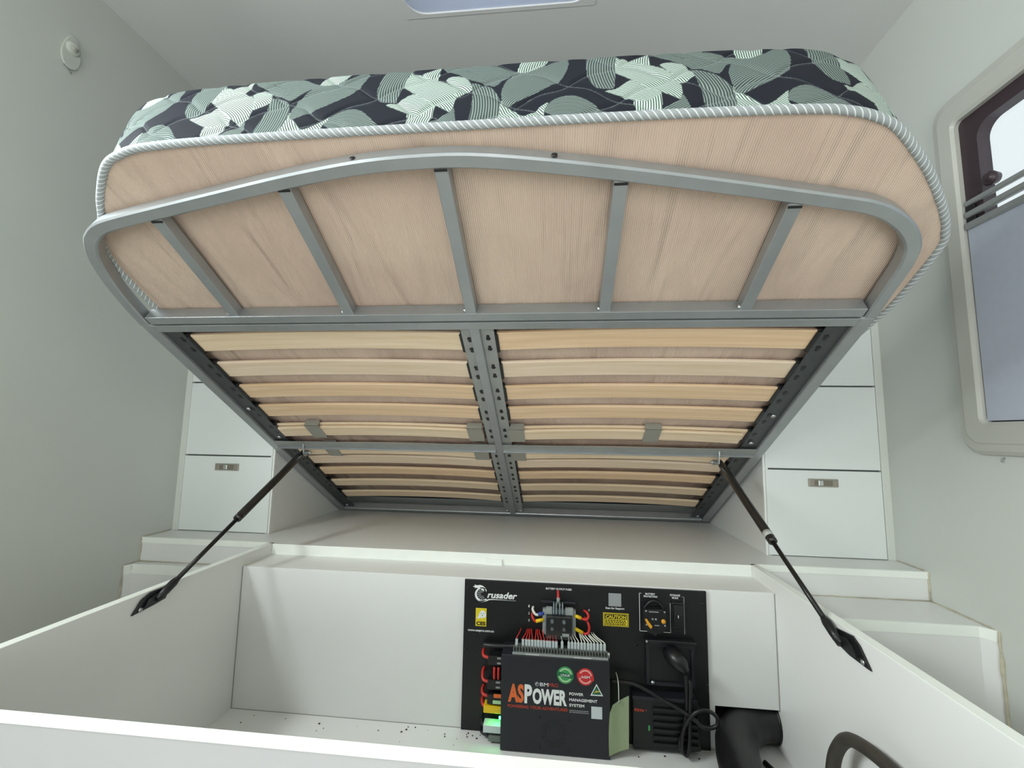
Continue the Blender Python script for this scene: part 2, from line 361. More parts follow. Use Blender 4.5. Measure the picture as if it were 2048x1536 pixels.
iy0, iy1, iz0, iz1 = oy0+.064, oy1-.064, oz0+.072, oz1-.073
ring('window_frame', rrect(iy0-.004, iy1+.004, iz0-.004, iz1+.004, .014, 7), rrect(iy0+.042, iy1-.040, iz0+.03, iz1-.033, .035, 7), 'x', XWR-.007, XWR+.02, WDARK, W1)
prism('pane', rrect(iy0+.036, iy1-.036, iz0+.026, iz1-.028, .03), 'x', XWR+.010, XWR+.014, GLASS, W1)
zb = .865
for k, (za, zc) in enumerate(((zb+.004, zb+.016), (zb-.024, zb-.010), (zb-.052, zb-.036))):
    box('blind_bar', (XWR-.016-.002*k, XWR-.004), (iy0+.003, iy1-.003), (za, zc), BLINDBAR, W1, bev=.004)
    if k < 2: box('blind_bar_end', (XWR-.012, XWR-.004), (iy1-.024, iy1-.002), (za-.016, za), BLACKP, W1, bev=.001)
box('blind', (XWR-.012, XWR-.010), (iy0+.003, iy1-.0035), (iz0+.003, zb-.038), BLIND, W1, bev=0)
tube('window_stay_knob', [(XWR+.004, iy1-.062, .905), (XWR-.010, iy1-.062, .905), (XWR-.018, iy1-.062, .905)], [.012, .016, .010], WDARK, W1, seg=14)

def plain_window(name, label, X, y0, y1, z0, z1, sgn):
    t = thing(name, label, None, (X, (y0+y1)/2, z0), kind='structure')
    ring('window_surround', rrect(y0-.05, y1+.05, z0-.05, z1+.05, .06, 7), rrect(y0+.005, y1-.005, z0+.005, z1-.005, .05, 7), 'x', X-sgn*.012, X, WFRAME, t)
    ring('window_frame', rrect(y0, y1, z0, z1, .05, 7), rrect(y0+.03, y1-.03, z0+.03, z1-.03, .04, 7), 'x', X, X+sgn*.03, WDARK, t)
    prism('pane', rrect(y0+.02, y1-.02, z0+.02, z1-.02, .04), 'x', X+sgn*.015, X+sgn*.018, GLASS, t)
plain_window('window_2', 'caravan window in the reading lamp wall ahead of the bed', XWL, -1.50, -.72, .74, 1.30, -1)
plain_window('added_window_4', 'unseen rear window in the reading lamp wall, added for fill light', XWL, -2.92, -1.98, .42, 1.06, -1)  # both rear windows are unseen, put in along with their fill lights
plain_window('added_window_5', 'unseen rear window in the wall with the blind, added for fill light', XWR, -2.92, -1.98, .42, 1.06, 1)

# ------------------------------------------------------------------ bed platform, locker box, false wall
pl = thing('bed_platform', 'white flat platform behind the open locker where the raised bed hinges', 'platform', (-.05, .35, -.03))
prism('deck', [(XWL, -.0015), (XL-.02, -.0015), (XL, YP), (XR, YP), (XR+.02, -.0015), (XWR, -.0015), (XWR, YHEAD-.001), (XWL, YHEAD-.001)], 'z', -.0292, 0, WHITE, pl, bev=.001)
box('edging', (XL+.0005, XR-.0005), (YP-.0012, YP+.001), (-.0295, .0003), EDGE, pl, bev=.0004)
box('catch_block', (-.088, -.039), (YP-.008, YP), (-.033, -.013), EDGE, pl, bev=.0015)
box('rear_bearer', (XWL+.01, XWR-.01), (.30, .33), (ZBOX-.02, -.0292), WOODD, pl, bev=0)

lk = thing('storage_locker', 'open white storage locker under the bed with front and side panels', 'locker', (-.05, -.45, ZFLR))
o = box('side_panel', (XL-.018, XL), (YF1, -.0015), (ZFLR, 0), WHITE, lk, bev=.0008); o['label'] = 'side panel with its inner face in shade'
box('side_edging', (XL-.0182, XL-.0002), (YF1+.002, YP-.002), (-.0004, .0008), EDGE, lk, bev=0)
o = box('side_panel', (XR, XR+.018), (YF1, -.0015), (ZFLR, 0), WHITE, lk, bev=.0008)
box('side_edging', (XR+.0002, XR+.0182), (YF1+.002, YP-.002), (-.0004, .0008), EDGE, lk, bev=0)
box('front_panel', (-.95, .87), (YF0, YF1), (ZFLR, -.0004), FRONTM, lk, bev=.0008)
box('front_edging', (-.95, .87), (YF0-.0008, YF1+.0006), (-.001, .0012), EDGE, lk, bev=.0004)
box('bottom_panel', (XL, XR), (YF1, .30), (ZBOX-.016, ZBOX), WHITE, lk, bev=0)

fwl = thing('false_wall', 'white inner panel with ledge across the back of the locker', 'panel', (-.05, -.13, ZBOX))
prism('panel', [(XL, ZBOX), (.476, ZBOX), (.476, -.286), (XR, -.286), (XR, ZB-.001), (XL, ZB-.001)], 'y', YB, YB+.016, WHITE, fwl, bev=.0006)
box('ledge', (XL, XR), (YB+.016, YP+.012), (ZB-.016, ZB-.001), WHITE, fwl, bev=0)
box('panel_edging', (.4758, .4772), (YB-.0004, YB+.0165), (ZBOX, -.286), EDGE, fwl, bev=0)
box('joint_line', (XL, XL+.0014), (YB-.0016, YB), (ZBOX, ZB-.002), JOINT, fwl, bev=0)
box('joint_line', (XL, .474), (YB-.0010, YB), (ZBOX, ZBOX+.0010), JOINT, fwl, bev=0)
box('joint_line', (XR-.0014, XR), (YB-.0016, YB), (-.286, ZB-.002), JOINT, fwl, bev=0)

# side steps
def steps(name, label, xa, xb, wallx, y2, zs):
    t = thing(name, label, 'step', ((xa+xb)/2, -.05, ZFLR))
    ya = -.0015
    box('riser', (xa, xb), (ya-.004, ya+.010), (zs, -.0165), WHITE, t, bev=0)
    box('top_edging', (xa, xb), (ya-.006, ya+.004), (-.0165, .0008), EDGE, t, bev=.001)
    prism('tread', [(xa, ya+.01), (xa, y2), (xb-.02 if wallx > 0 else xb, y2), (xb, y2-(.022 if wallx > 0 else 0)), (xb, ya+.01)] if wallx > 0 else
          [(xb, ya+.01), (xb, y2), (xa+.012, y2), (xa, y2-.020), (xa, ya+.01)], 'z', zs-.016, zs, WHITE, t)
    if wallx > 0:
        prism('tread_edging', [(xa, y2-.001), (xa, y2+.004), (xb-.02, y2+.004), (xb, y2-.018), (xb, y2-.024), (xb-.021, y2-.001)], 'z', zs-.022, zs+.0008, EDGE, t)
        prism('lower_riser', [(xa, y2), (xa, y2+.012), (xb-.02, y2+.012), (xb, y2-.010), (xb, y2-.022), (xb-.02, y2)], 'z', ZFLR, zs-.022, WHITE, t)
    else:
        prism('tread_edging', [(xb, y2-.001), (xb, y2+.004), (xa+.012, y2+.004), (xa, y2-.016), (xa, y2-.022), (xa+.011, y2-.001)], 'z', zs-.026, zs+.0008, EDGE, t)
        prism('lower_riser', [(xb, y2), (xb, y2+.012), (xa+.012, y2+.012), (xa, y2-.008), (xa, y2-.020), (xa+.012, y2)], 'z', ZFLR, zs-.026, WHITE, t)
    s = 1 if wallx > 0 else -1
    bm = bmesh.new()
    rnd = random.Random(3)
    def bead(p, q, r=.0015, n=10):
        P = [Vector(p).lerp(Vector(q), i/n)+Vector((rnd.uniform(-1, 1), rnd.uniform(-1, 1), rnd.uniform(-1, 1)))*.0008 for i in range(n+1)]
        bm_tube(bm, P, [r*rnd.uniform(.7, 1.3) for _ in P], 6)
    e = wallx-s*.0012
    bead((e, YC-.005, .0012), (e, ya-.004, .0012)); bead((e, ya-.006, 0), (e, ya-.006, zs), .0026 if s > 0 else .0018)
    bead((xa, ya-.006, zs+.001), (xb, ya-.006, zs+.001), .0014, 16)
    yw = y2-(.022 if wallx > 0 else .020)
    bead((e, ya-.006, zs+.001), (e, yw, zs+.001)); bead((e, yw-.002, zs), (e, yw-.002, zs-.28), .0038 if s > 0 else .0018, 14)
    bm_obj('sealant', bm, SEAL, t, smooth=True)
    return t
steps('side_step', 'white stepped side unit with a shallow lower tread beneath the reading lamp wall', XWL, XL-.018, XWL, -.036, -.070)
steps('side_step', 'white stepped side unit with a deep lower tread below the window wall', XR+.018, XWR, XWR, -.156, -.0705)

# ------------------------------------------------------------------ bedside cabinets
def cabinet(label, xi, xo, wallx, handle):
    s = 1 if wallx > 0 else -1
    t = thing('bedside_cabinet', label, 'cabinet', ((xi+xo)/2, .4, 0), 'white cabinets either side of the bed')
    lo, hi = min(xi, wallx), max(xi, wallx)
    # carcass: inner side panel, top, back, filler to the wall
    a, b = sorted((xi, xi+s*.016)); top = .78
    box('side_panel', (a, b), (YC+.004, YHEAD), (0, top), WHITE, t, bev=.0006)
    box('carcass', (min(xi+s*.016, wallx), max(xi+s*.016, wallx)), (YC+.018, YHEAD), (0, top), GAPM if False else WHITE, t, bev=0)
    a, b = sorted((xo+s*.0025, wallx)); box('filler_strip', (a, b), (YC+.002, YC+.02), (0, top), FILLER, t, bev=.0008)
    a, b = sorted((xi+s*.0005, xi+s*.0045)); box('edge_strip', (a, b), (YC+.001, YC+.005), (0, top), EDGE, t, bev=.0006)
    x0, x1 = sorted((xi+s*.0075, xo))
    for z0, z1 in ((.002, ZG2-.0023), (ZG2+.0023, ZG1-.0023), (ZG1+.0023, top-.002)):
        dr = box('drawer_front', (x0, x1), (YC, YC+.0165), (z0, z1), DOORM, t, bev=.0010)
        if z0 < .01:
            h0, h1 = handle; lt = box('latch', (h0, h1), (YC-.004, YC+.001), (.1965, .2190), LATCH, dr, bev=.0012)
            lt['label'] = 'taupe recessed latch plate'
    a, b = sorted((xi+s*.006, xo+s*.0024))
    box('gap_backing', (a, b), (YC+.013, YC+.0175), (0, top), GAPM, t, bev=0)
    h0, h1 = handle; hm = h0+(h1-h0)*(.47 if s < 0 else .40)
    box('latch_button', (h0+.016, h1-.016), (YC-.0048, YC-.0038), (.200, .2155), LATCHD, t, bev=0)
    box('latch_slider', (hm-.007, hm+.006), (YC-.0075, YC-.0038), (.2005, .215), ZINC, t, bev=.001)
    return t
cabinet('white bedside cabinet of stacked drawers against the wall opposite the window', XCL, XCLO, XWL, (-1.012, -.930))
cabinet('white bedside cabinet of stacked drawers against the window wall', XCR, XCRO, XWR, (.832, .912))

# ------------------------------------------------------------------ bed frame (tilted)
bed = thing('tilting_bed', 'grey steel tilt-up bed frame with sprung wooden slats', 'bed frame', tuple(O_B))
bed.matrix_world = BED; WM[bed.name] = BED.copy()
def bbox_(name, x, s, n, m, bev=.002, parent=None): return box(name, x, s, n, m, parent or bed, bev, BED)
for sx in (-1, 1):
    a, b = sorted((sx*.722, sx*.750)); bbox_('side_rail', (a, b), (0, 1.1115), (0, .028), STEEL, .003)
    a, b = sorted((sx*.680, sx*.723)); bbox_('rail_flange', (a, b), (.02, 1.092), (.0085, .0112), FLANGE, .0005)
bbox_('hinge_bar', (-.722, .722), (.0, .022), (0, .028), STEEL, .003)
bbox_('foot_bar', (-.724, .724), (1.0895, 1.1095), (0, .028), STEEL, .0012)
bbox_('foot_section_bar', (-.722, .724), (1.1142, 1.1345), (0, .028), STEEL, .0012)
bbox_('centre_rail', (-.0215, .0005), (.022, 1.090), (0, .028), STEEL, .002)
for a, b in ((-.0425, -.0215), (.0005, .0285)): bbox_('centre_flange', (a, b), (.03, 1.09), (.0085, .0112), STEELD, .0005)
bm = bmesh.new()
for a, b in ((-.722, -.0215), (.0005, .722)):
    bm_box(bm, (a, b), (.562, .592), (.000, .0025))
mb = bm_obj('lift_bar', bm, STEELD, bed, BED)
for a, b in ((-.722, -.0215), (.0005, .722)): bbox_('lift_bar_lip', (a, b), (.5580, .5622), (-.007, .0025), STEEL, .0008, mb)
# bent foot tube: rectangular section swept along the traced bow
outer = [(-.752, 1.112), (-.744, 1.18), (-.731, 1.239), (-.711, 1.292), (-.687, 1.326), (-.668, 1.342), (-.640, 1.357), (-.598, 1.368), (-.50, 1.3855), (-.395, 1.4035), (-.256, 1.427), (-.139, 1.4425), (-.05, 1.4475), (.038, 1.446), (.149, 1.433), (.289, 1.411), (.432, 1.386), (.578, 1.359), (.624, 1.349), (.663, 1.333), (.702, 1.306), (.730, 1.272), (.742, 1.235), (.747, 1.18), (.752, 1.112)]
P = spline([(x, s, 0) for x, s in outer], 5); W_, D_ = .0225, .0265
bm = bmesh.new(); secs = []
prof = [(0, .003), (.003, 0), (W_-.003, 0), (W_, .003), (W_, D_-.003), (W_-.003, D_), (.003, D_), (0, D_-.003)]
for i, p in enumerate(P):
    a = P[max(0, i-1)]; b = P[min(len(P)-1, i+1)]; t = (b-a).normalized(); nr = Vector((t.y, -t.x, 0))     # inward
    secs.append([bm.verts.new(p+nr*u+Vector((0, 0, v))) for u, v in prof])
for A, B in zip(secs[:-1], secs[1:]):
    for k in range(8): bm.faces.new((A[k], A[(k+1) % 8], B[(k+1) % 8], B[k]))
bm.faces.new(secs[0]); bm.faces.new(secs[-1])
ft = bm_obj('foot_tube', bm, STEEL, bed, BED)
for f in ft.data.polygons: f.use_smooth = False
def tube_s(x):      # inner edge of the foot tube at x
    best = min(P, key=lambda p: abs(p.x-x)); return best.y-.0235
for x in (-.5165, -.2645, -.0105, .252, .5115):
    s1 = tube_s(x); bbox_('foot_stay', (x-.0108, x+.0108), (1.1335, s1+.004), (.003, .024), STEEL, .0015)
    bbox_('stay_end_gap', (x-.010, x+.010), (s1-.003, s1+.0005), (.0018, .0035), BLACKP, 0)
    o = tube('weld_bead', [bl(x-.013, 1.137, .004), bl(x-.011, 1.139, .012)], .0035, ZINC, bed, 8)
for x, s in ((-.14, 1.4425), (.155, 1.4335)):
    tube('tube_hole', [bl(x, s+.0012, .010), bl(x, s-.001, .0102)], .0045, BLACKP, bed, 10)
for x, s in ((-.703, .77), (.703, .76), (-.697, .61), (.697, .62), (-.700, .045), (.700, .045), (-.69, .545), (-.03, .578), (.016, .578), (-.033, .04), (.020, .04)):
    tube('bolt_head', [bl(x, s, .0090), bl(x, s, .0040)], .0062, ZINC, bed, 8)
# slats with their end holders and the sliders of the two double slats
def slat_mesh(x0, x1, s, wd, n0, bow, th=.0078):
    bm = bmesh.new(); N = 14; R = []
    for i in range(N+1):
        u = i/N; x = x0+(x1-x0)*u; n = n0+bow*(4*u*(1-u))
        e = .0015
        R.append([bm.verts.new((x, s+a, n+b)) for a, b in ((-wd/2+e, 0), (wd/2-e, 0), (wd/2, e), (wd/2, th-e), (wd/2-e, th), (-wd/2+e, th), (-wd/2, th-e), (-wd/2, e))])
    for A, B in zip(R[:-1], R[1:]):
        for k in range(8): bm.faces.new((A[k], A[(k+1) % 8], B[(k+1) % 8], B[k]))
    bm.faces.new(R[0]); bm.faces.new(R[-1]); return bm
S_ = [1.036, .937, .842, .747, .648, .526, .440, .352, .250, .145]
hold = None
CL = mat('grey_slat_slider', (150, 148, 138), .5)
for i, s in enumerate(S_):
    for side in (0, 1):
        x0, x1 = ((-.690, -.030), (.017, .690))[side]
        m = SLATM[(i*2+side*3+i//3) % 3]
        if side == 1 and i == 0 or side == 0 and i == 2: m = SLATM[1]
        dbl = i in (4, 5)
        sl = bm_obj('slat', slat_mesh(x0, x1, s, .055 if i < 4 else .049, .0122, .0085), m, bed, BED)
        if dbl:
            sl2 = bm_obj('slat', slat_mesh(x0+.02, x1-(.02 if side == 0 else .03), s-.004, .048, .0030, .0085), SLATM[0], bed, BED)
            for xc in (((-.560, -.072) if side == 0 else ((.048, .425) if i == 4 else (.045,)))):
                u = (xc-x0)/(x1-x0); nb = .0085*4*u*(1-u)
                bm = bmesh.new(); bm_box(bm, (xc-.022, xc+.022), (s-.037, s+.034), (.0005+nb, .0028+nb), .0008)
                bm_box(bm, (xc-.022, xc+.022), (s+.0312, s+.034), (.0005+nb, .0215+nb), .0008); bm_box(bm, (xc-.022, xc+.022), (s-.037, s-.0345), (.0005+nb, .0215+nb), .0008)
                bm_obj('slat_slider', bm, CL, sl2, BED)
        for xe, sg in ((x0, 1), (x1, -1)):
            if hold is None:
                bm = bmesh.new()      # black cup with two pegs through the flange, built for a left-hand end at x=0, s=0
                bm_box(bm, (-.006, .016), (-.034, .034), (.0112, .0235), .002)
                bm_box(bm, (.004, .0185), (-.029, .029), (.0088, .0122), .0012)
                for ds in (-.017, .017): bm_tube(bm, [(-.003, ds, .0125), (-.003, ds, .0076)], .0052, 10); bm_tube(bm, [(-.003, ds+.0075, .0125), (-.003, ds+.0075, .0079)], .0040, 8)
                me = bpy.data.meshes.new('slat_holder'); bmesh.ops.recalc_face_normals(bm, faces=bm.faces); bm.to_mesh(me); bm.free(); me.materials.append(BLACKP); hold = me
            h = bpy.data.objects.new('slat_holder', hold); C.objects.link(h); h.parent = bed
            h.matrix_basis = Matrix.Translation((xe-sg*.0, s, 0)) @ (Matrix.Rotation(math.pi, 4, 'Z') if sg < 0 else Matrix())

# ------------------------------------------------------------------ mattress
def lift_(me):      # the head end of the mattress rides up off the slats
    n = len(me.vertices); co = np.empty(n*3); me.vertices.foreach_get('co', co); co = co.reshape(-1, 3)
    co[:, 2] += .045*np.clip(1-co[:, 1]/.65, 0, None)**1.5; me.vertices.foreach_set('co', co.ravel()); me.update()
mt = thing('mattress', 'mattress with black, grey and pale leaf patterned border and pink-beige underside', 'mattress', tuple(bl(0, .7, .03)))
NB, NT = .0285, .2720
BOT = [(-.735, -.04), (-.735, .55), (-.712, 1.05), (-.711, 1.18), (-.706, 1.258), (-.685, 1.308), (-.646, 1.350), (-.612, 1.390), (-.559, 1.438), (-.517, 1.456), (-.459, 1.465), (-.30, 1.469), (0, 1.470), (.283, 1.470), (.475, 1.467), (.538, 1.462), (.581, 1.451), (.615, 1.434), (.676, 1.385), (.715, 1.347), (.748, 1.311), (.773, 1.277), (.788, 1.235), (.785, 1.10), (.752, .96), (.752, -.04)]
TOP = [(-.745, -.04), (-.745, .62), (-.775, 1.05), (-.795, 1.22), (-.795, 1.295), (-.778, 1.340), (-.745, 1.372), (-.695, 1.410), (-.640, 1.442), (-.585, 1.457), (-.50, 1.466), (-.31, 1.470), (0, 1.472), (.30, 1.472), (.50, 1.468), (.570, 1.462), (.617, 1.449), (.655, 1.430), (.705, 1.388), (.738, 1.352), (.768, 1.312), (.788, 1.275), (.800, 1.235), (.797, 1.08), (.752, .62), (.752, -.04)]
def dense(pts, counts):
    P = [Vector((x, s, 0)) for x, s in pts]; out = []; N = len(P)
    for i in range(N-1):
        p0, p1, p2, p3 = P[max(0, i-1)], P[i], P[i+1], P[min(N-1, i+2)]; n = counts[i]
        if i in (0, 1, N-2, N-3):
            out += [p1.lerp(p2, k/n) for k in range(n)]; continue
        for k in range(n):
            t = k/n; out.append(.5*((2*p1)+(p2-p0)*t+(2*p0-5*p1+4*p2-p3)*t*t+(3*p1-p0-3*p2+p3)*t**3))
    out.append(P[-1]); return np.array([(v.x, v.y) for v in out])
seglen = [max((Vector(a)-Vector(b)).length, (Vector(c)-Vector(d)).length) for a, b, c, d in zip(BOT[:-1], BOT[1:], TOP[:-1], TOP[1:])]
cnt = [max(2, int(round(l/(.0014 if 2 < i < len(BOT)-4 else (.0025 if i in (1, 2, len(BOT)-4, len(BOT)-3) else .012))))) for i, l in enumerate(seglen)]
B0, T0 = dense(BOT, cnt), dense(TOP, cnt)
mid = (B0+T0)/2; du = np.r_[0, np.cumsum(np.linalg.norm(np.diff(mid, axis=0), axis=1))]
u0_ = du[np.argmin(np.abs(mid[:, 0])+np.where(mid[:, 1] < 1, 9, 0))]; U = du-u0_
tg = np.gradient(mid, axis=0); tg /= np.linalg.norm(tg, axis=1)[:, None]; nor = np.stack([-tg[:, 1], tg[:, 0]], 1)     # outward
NV = 130; vv = np.linspace(0, 1, NV)
rtop = .030; nn = NB+.006+vv*(NT-NB-.006)
over = np.clip((nn-(NT-rtop))/rtop, 0, 1); inset = rtop*(1-np.sqrt(np.clip(1-over**2, 0, 1)))
bulge = .003*np.sin(np.pi*np.clip(vv, 0, 1))
GU, GN = np.meshgrid(U, nn, indexing='ij')
# quilting: wavy stitched lines dent the cover
def wave_d(off, slope):
    ph = (GU*slope/.15+off+(GN-.04)/.125)
    f = ph+.05*np.sin(2*np.pi*(GU/.075)); f = f-np.round(f); return np.abs(f)*.08
dq = np.minimum(wave_d(0, 1), wave_d(.35, -1))
quilt = -.0022*np.exp(-(dq/.0055)**2)
stitch = ((dq < .0007)).astype(np.float32)
tt = vv[None, :, None]
XY = B0[:, None, :]*(1-tt)+T0[:, None, :]*tt + nor[:, None, :]*((bulge-inset)[None, :, None]+quilt[:, :, None])
verts = np.concatenate([XY, np.broadcast_to(GN[:, :, None], XY.shape[:2]+(1,))], 2).reshape(-1, 3)
nu = len(U); idx = np.arange(nu*NV).reshape(nu, NV)
quads = np.stack([idx[:-1, :-1], idx[1:, :-1], idx[1:, 1:], idx[:-1, 1:]], -1).reshape(-1, 4)
# woven leaf motif: outlines in metres along (u) and up (n) the border, repeating every .335 m
MOTIF = [('W',[(-0.108,0.261),(-0.098,0.267),(-0.073,0.225),(-0.087,0.183),(-0.093,0.190),(-0.103,0.220)],(-.25,.17)),
('W',[(-0.098,0.110),(-0.082,0.116),(-0.066,0.138),(-0.057,0.141),(-0.027,0.108),(-0.018,0.099),(-0.020,0.088),(-0.038,0.075),(-0.056,0.077),(-0.076,0.091)],(-.12,-.02)),
('W',[(-0.057,0.077),(-0.038,0.075),(-0.019,0.093),(-0.018,0.072),(-0.021,0.045),(-0.030,0.033),(-0.052,0.033),(-0.056,0.059)],(-.35,.07)),
('W',[(-0.074,0.230),(-0.055,0.217),(-0.033,0.199),(-0.013,0.182),(0.001,0.158),(0.010,0.127),(0.011,0.095),(0.008,0.073),(-0.000,0.081),(-0.027,0.108),(-0.057,0.141),(-0.069,0.156),(-0.086,0.180)],(-.14,.02)),
('G',[(-0.022,0.045),(-0.007,0.060),(0.006,0.073),(0.011,0.087),(0.014,0.079),(0.019,0.033),(-0.025,0.033)],(.13,-.1)),
('W',[(-0.060,0.225),(-0.045,0.237),(-0.032,0.252),(-0.027,0.259),(-0.031,0.242),(-0.030,0.196),(-0.055,0.216)],(.25,.2)),
('W',[(-0.015,0.192),(-0.009,0.202),(0.004,0.203),(0.019,0.191),(0.027,0.172),(0.033,0.147),(0.016,0.128),(0.010,0.127),(0.001,0.158)],(-.04,.11)),
('G',[(-0.029,0.247),(-0.017,0.257),(-0.003,0.247),(0.032,0.210),(0.057,0.242),(0.091,0.214),(0.102,0.207),(0.082,0.181),(0.068,0.150),(0.045,0.169),(0.023,0.186),(0.003,0.210),(-0.016,0.227)],(.13,.42)),
('G',[(-0.009,0.256),(0.010,0.265),(0.032,0.264),(0.046,0.254),(0.056,0.237),(0.037,0.209),(0.028,0.213)],(.0,.08)),
('G',[(0.031,0.169),(0.046,0.162),(0.063,0.147),(0.073,0.126),(0.080,0.105),(0.082,0.085),(0.084,0.033),(0.042,0.033),(0.038,0.107),(0.033,0.145)],(-.25,.06)),
('W',[(0.082,0.105),(0.088,0.089),(0.099,0.074),(0.115,0.052),(0.123,0.051),(0.133,0.060),(0.154,0.087),(0.149,0.062),(0.147,0.033),(0.083,0.033),(0.083,0.070)],(.30,.16)),
('G',[(0.081,0.121),(0.082,0.154),(0.089,0.184),(0.100,0.210),(0.124,0.215),(0.146,0.226),(0.170,0.254),(0.179,0.240),(0.179,0.206),(0.171,0.162),(0.157,0.143),(0.140,0.125),(0.111,0.097),(0.093,0.082),(0.086,0.089)],(.22,.03)),
('W',[(0.070,0.270),(0.103,0.274),(0.147,0.271),(0.142,0.231),(0.140,0.222),(0.121,0.206),(0.100,0.208),(0.101,0.256)],(.40,.20)),
('G',[(0.149,0.062),(0.157,0.087),(0.170,0.100),(0.187,0.104),(0.203,0.094),(0.216,0.078),(0.231,0.056),(0.240,0.040),(0.167,0.036),(0.160,0.049)],(.17,-.02)),
('G',[(0.210,0.272),(0.255,0.266),(0.253,0.226),(0.252,0.166),(0.250,0.120),(0.237,0.118),(0.224,0.124),(0.216,0.142),(0.210,0.169),(0.208,0.205)],(.55,.2))]
PER = .335
def chaikin(p, k=2):
    p = np.array(p)
    p0, p2, p3 = np.roll(p, 1, 0), np.roll(p, -1, 0), np.roll(p, -2, 0)
    lin_ = np.stack([p*(1-t)+p2*t for t in (0, .25, .5, .75)], 1); cat_ = np.stack([.5*((2*p)+(p2-p0)*t+(2*p0-5*p+4*p2-p3)*t*t+(3*p-p0-3*p2+p3)*t**3) for t in (0, .25, .5, .75)], 1)
    return (lin_*.35+cat_*.65).reshape(-1, 2)
gu, gn = GU.ravel(), GN.ravel()
cls = np.zeros(len(gu), np.float32); pha = np.zeros(len(gu), np.float32)
for c, poly, cen in MOTIF:
    pp = chaikin(poly)
    for k in range(-6, 7):
        q = pp+np.array([k*PER-.006, 0]); lo, hi = q.min(0), q.max(0)
        if lo[0] > gu.max() or hi[0] < gu.min(): continue
        sel = np.nonzero((gu >= lo[0]) & (gu <= hi[0]) & (gn >= lo[1]) & (gn <= hi[1]))[0]
        if not len(sel): continue
        x, y = gu[sel], gn[sel]; ins = np.zeros(len(sel), bool); j = len(q)-1
        for i in range(len(q)):
            xi, yi, xj, yj = *q[i], *q[j]
            if yi != yj: ins ^= ((yi > y) != (yj > y)) & (x < (xj-xi)*(y-yi)/(yj-yi)+xi)
            j = i
        s2 = sel[ins]; cls[s2] = 2 if c == 'W' else 1
        pha[s2] = np.hypot(gu[s2]-(cen[0]+k*PER-.006), gn[s2]-cen[1])/(.0036 if c == 'W' else .0040)
me = bpy.data.meshes.new('border'); me.vertices.add(len(verts)); me.vertices.foreach_set('co', verts.ravel())
me.loops.add(quads.size); me.loops.foreach_set('vertex_index', quads.ravel().astype(np.int32))
me.polygons.add(len(quads)); me.polygons.foreach_set('loop_start', np.arange(0, quads.size, 4, dtype=np.int32)); me.polygons.foreach_set('loop_total', np.full(len(quads), 4, np.int32)); me.update(calc_edges=True)
for nm, dat in (('cls', cls), ('phase', pha), ('stitch', stitch.ravel())):
    a = me.attributes.new(nm, 'FLOAT', 'POINT'); a.data.foreach_set('value', dat.astype(np.float32))
lift_(me); finish('border', me, COVER, mt, BED, smooth=True)
# underside panel (softly swollen between the stays), top panel, head end, piping
def panel(name, outline, n_edge, sag, m, flip, lip):
    f_ = lambda q: .045*max(0, 1-q/.65)**1.5
    pts = outline[::6] if len(outline) > 900 else outline
    c = np.array([.02, .75]); K = [0, .04, .10, .25, .5, .75, .9, 1.0]; bm = bmesh.new(); R = []
    for k in K[1:]:
        R.append([bm.verts.new((c[0]+(p[0]-c[0])*k, c[1]+(p[1]-c[1])*k, n_edge+sag*(1-k**6)+f_(c[1]+(p[1]-c[1])*k))) for p in pts])
    c0 = bm.verts.new((c[0], c[1], n_edge+sag)); L = len(pts)
    for i in range(L):
        j = (i+1) % L; bm.faces.new((c0, R[0][i], R[0][j]))
        for A, B in zip(R[:-1], R[1:]): bm.faces.new((A[i], A[j], B[j], B[i]))
    return bm_obj(name, bm, m, mt, BED, smooth=True)
panel('underside', B0, NB+.0030, -.0008, UFAB, True, 0)
nlast = NV-1; topout = XY[:, nlast, :]
panel('top_panel', topout, NT, .010, COVER, False, 0)
hb = [(B0[0][0], B0[0][1], NB+.050), (B0[-1][0], B0[-1][1], NB+.050), (topout[-1][0], topout[-1][1], NT+.049), (topout[0][0], topout[0][1], NT+.049)]
raw('head_end', hb, [(0, 1, 2, 3)], COVER, mt, BED)
path = [(p[0]+q[0]*.0005, p[1]+q[1]*.0005, NB+.0030) for p, q in zip(B0[::4], nor[::4])]
F = frames(path); seg = 12; pv = []; pf = []; ph = []; acc = 0
for i, (p, t, a, b) in enumerate(F):
    if i: acc += (p-F[i-1][0]).length
    for k in range(seg+1):
        an = 2*math.pi*k/seg; pv.append(p+a*.0060*math.cos(an)+b*.0060*math.sin(an)); ph.append(acc/.0105+3*k/seg)
for i in range(len(F)-1):
    for k in range(seg): a0 = i*(seg+1)+k; pf.append((a0, a0+1, a0+seg+2, a0+seg+1))
me = bpy.data.meshes.new('piping'); me.from_pydata([tuple(v) for v in pv], [], pf); me.update()
a = me.attributes.new('phase', 'FLOAT', 'POINT'); a.data.foreach_set('value', ph)
lift_(me); finish('piping', me, PIPING, mt, BED, smooth=True)

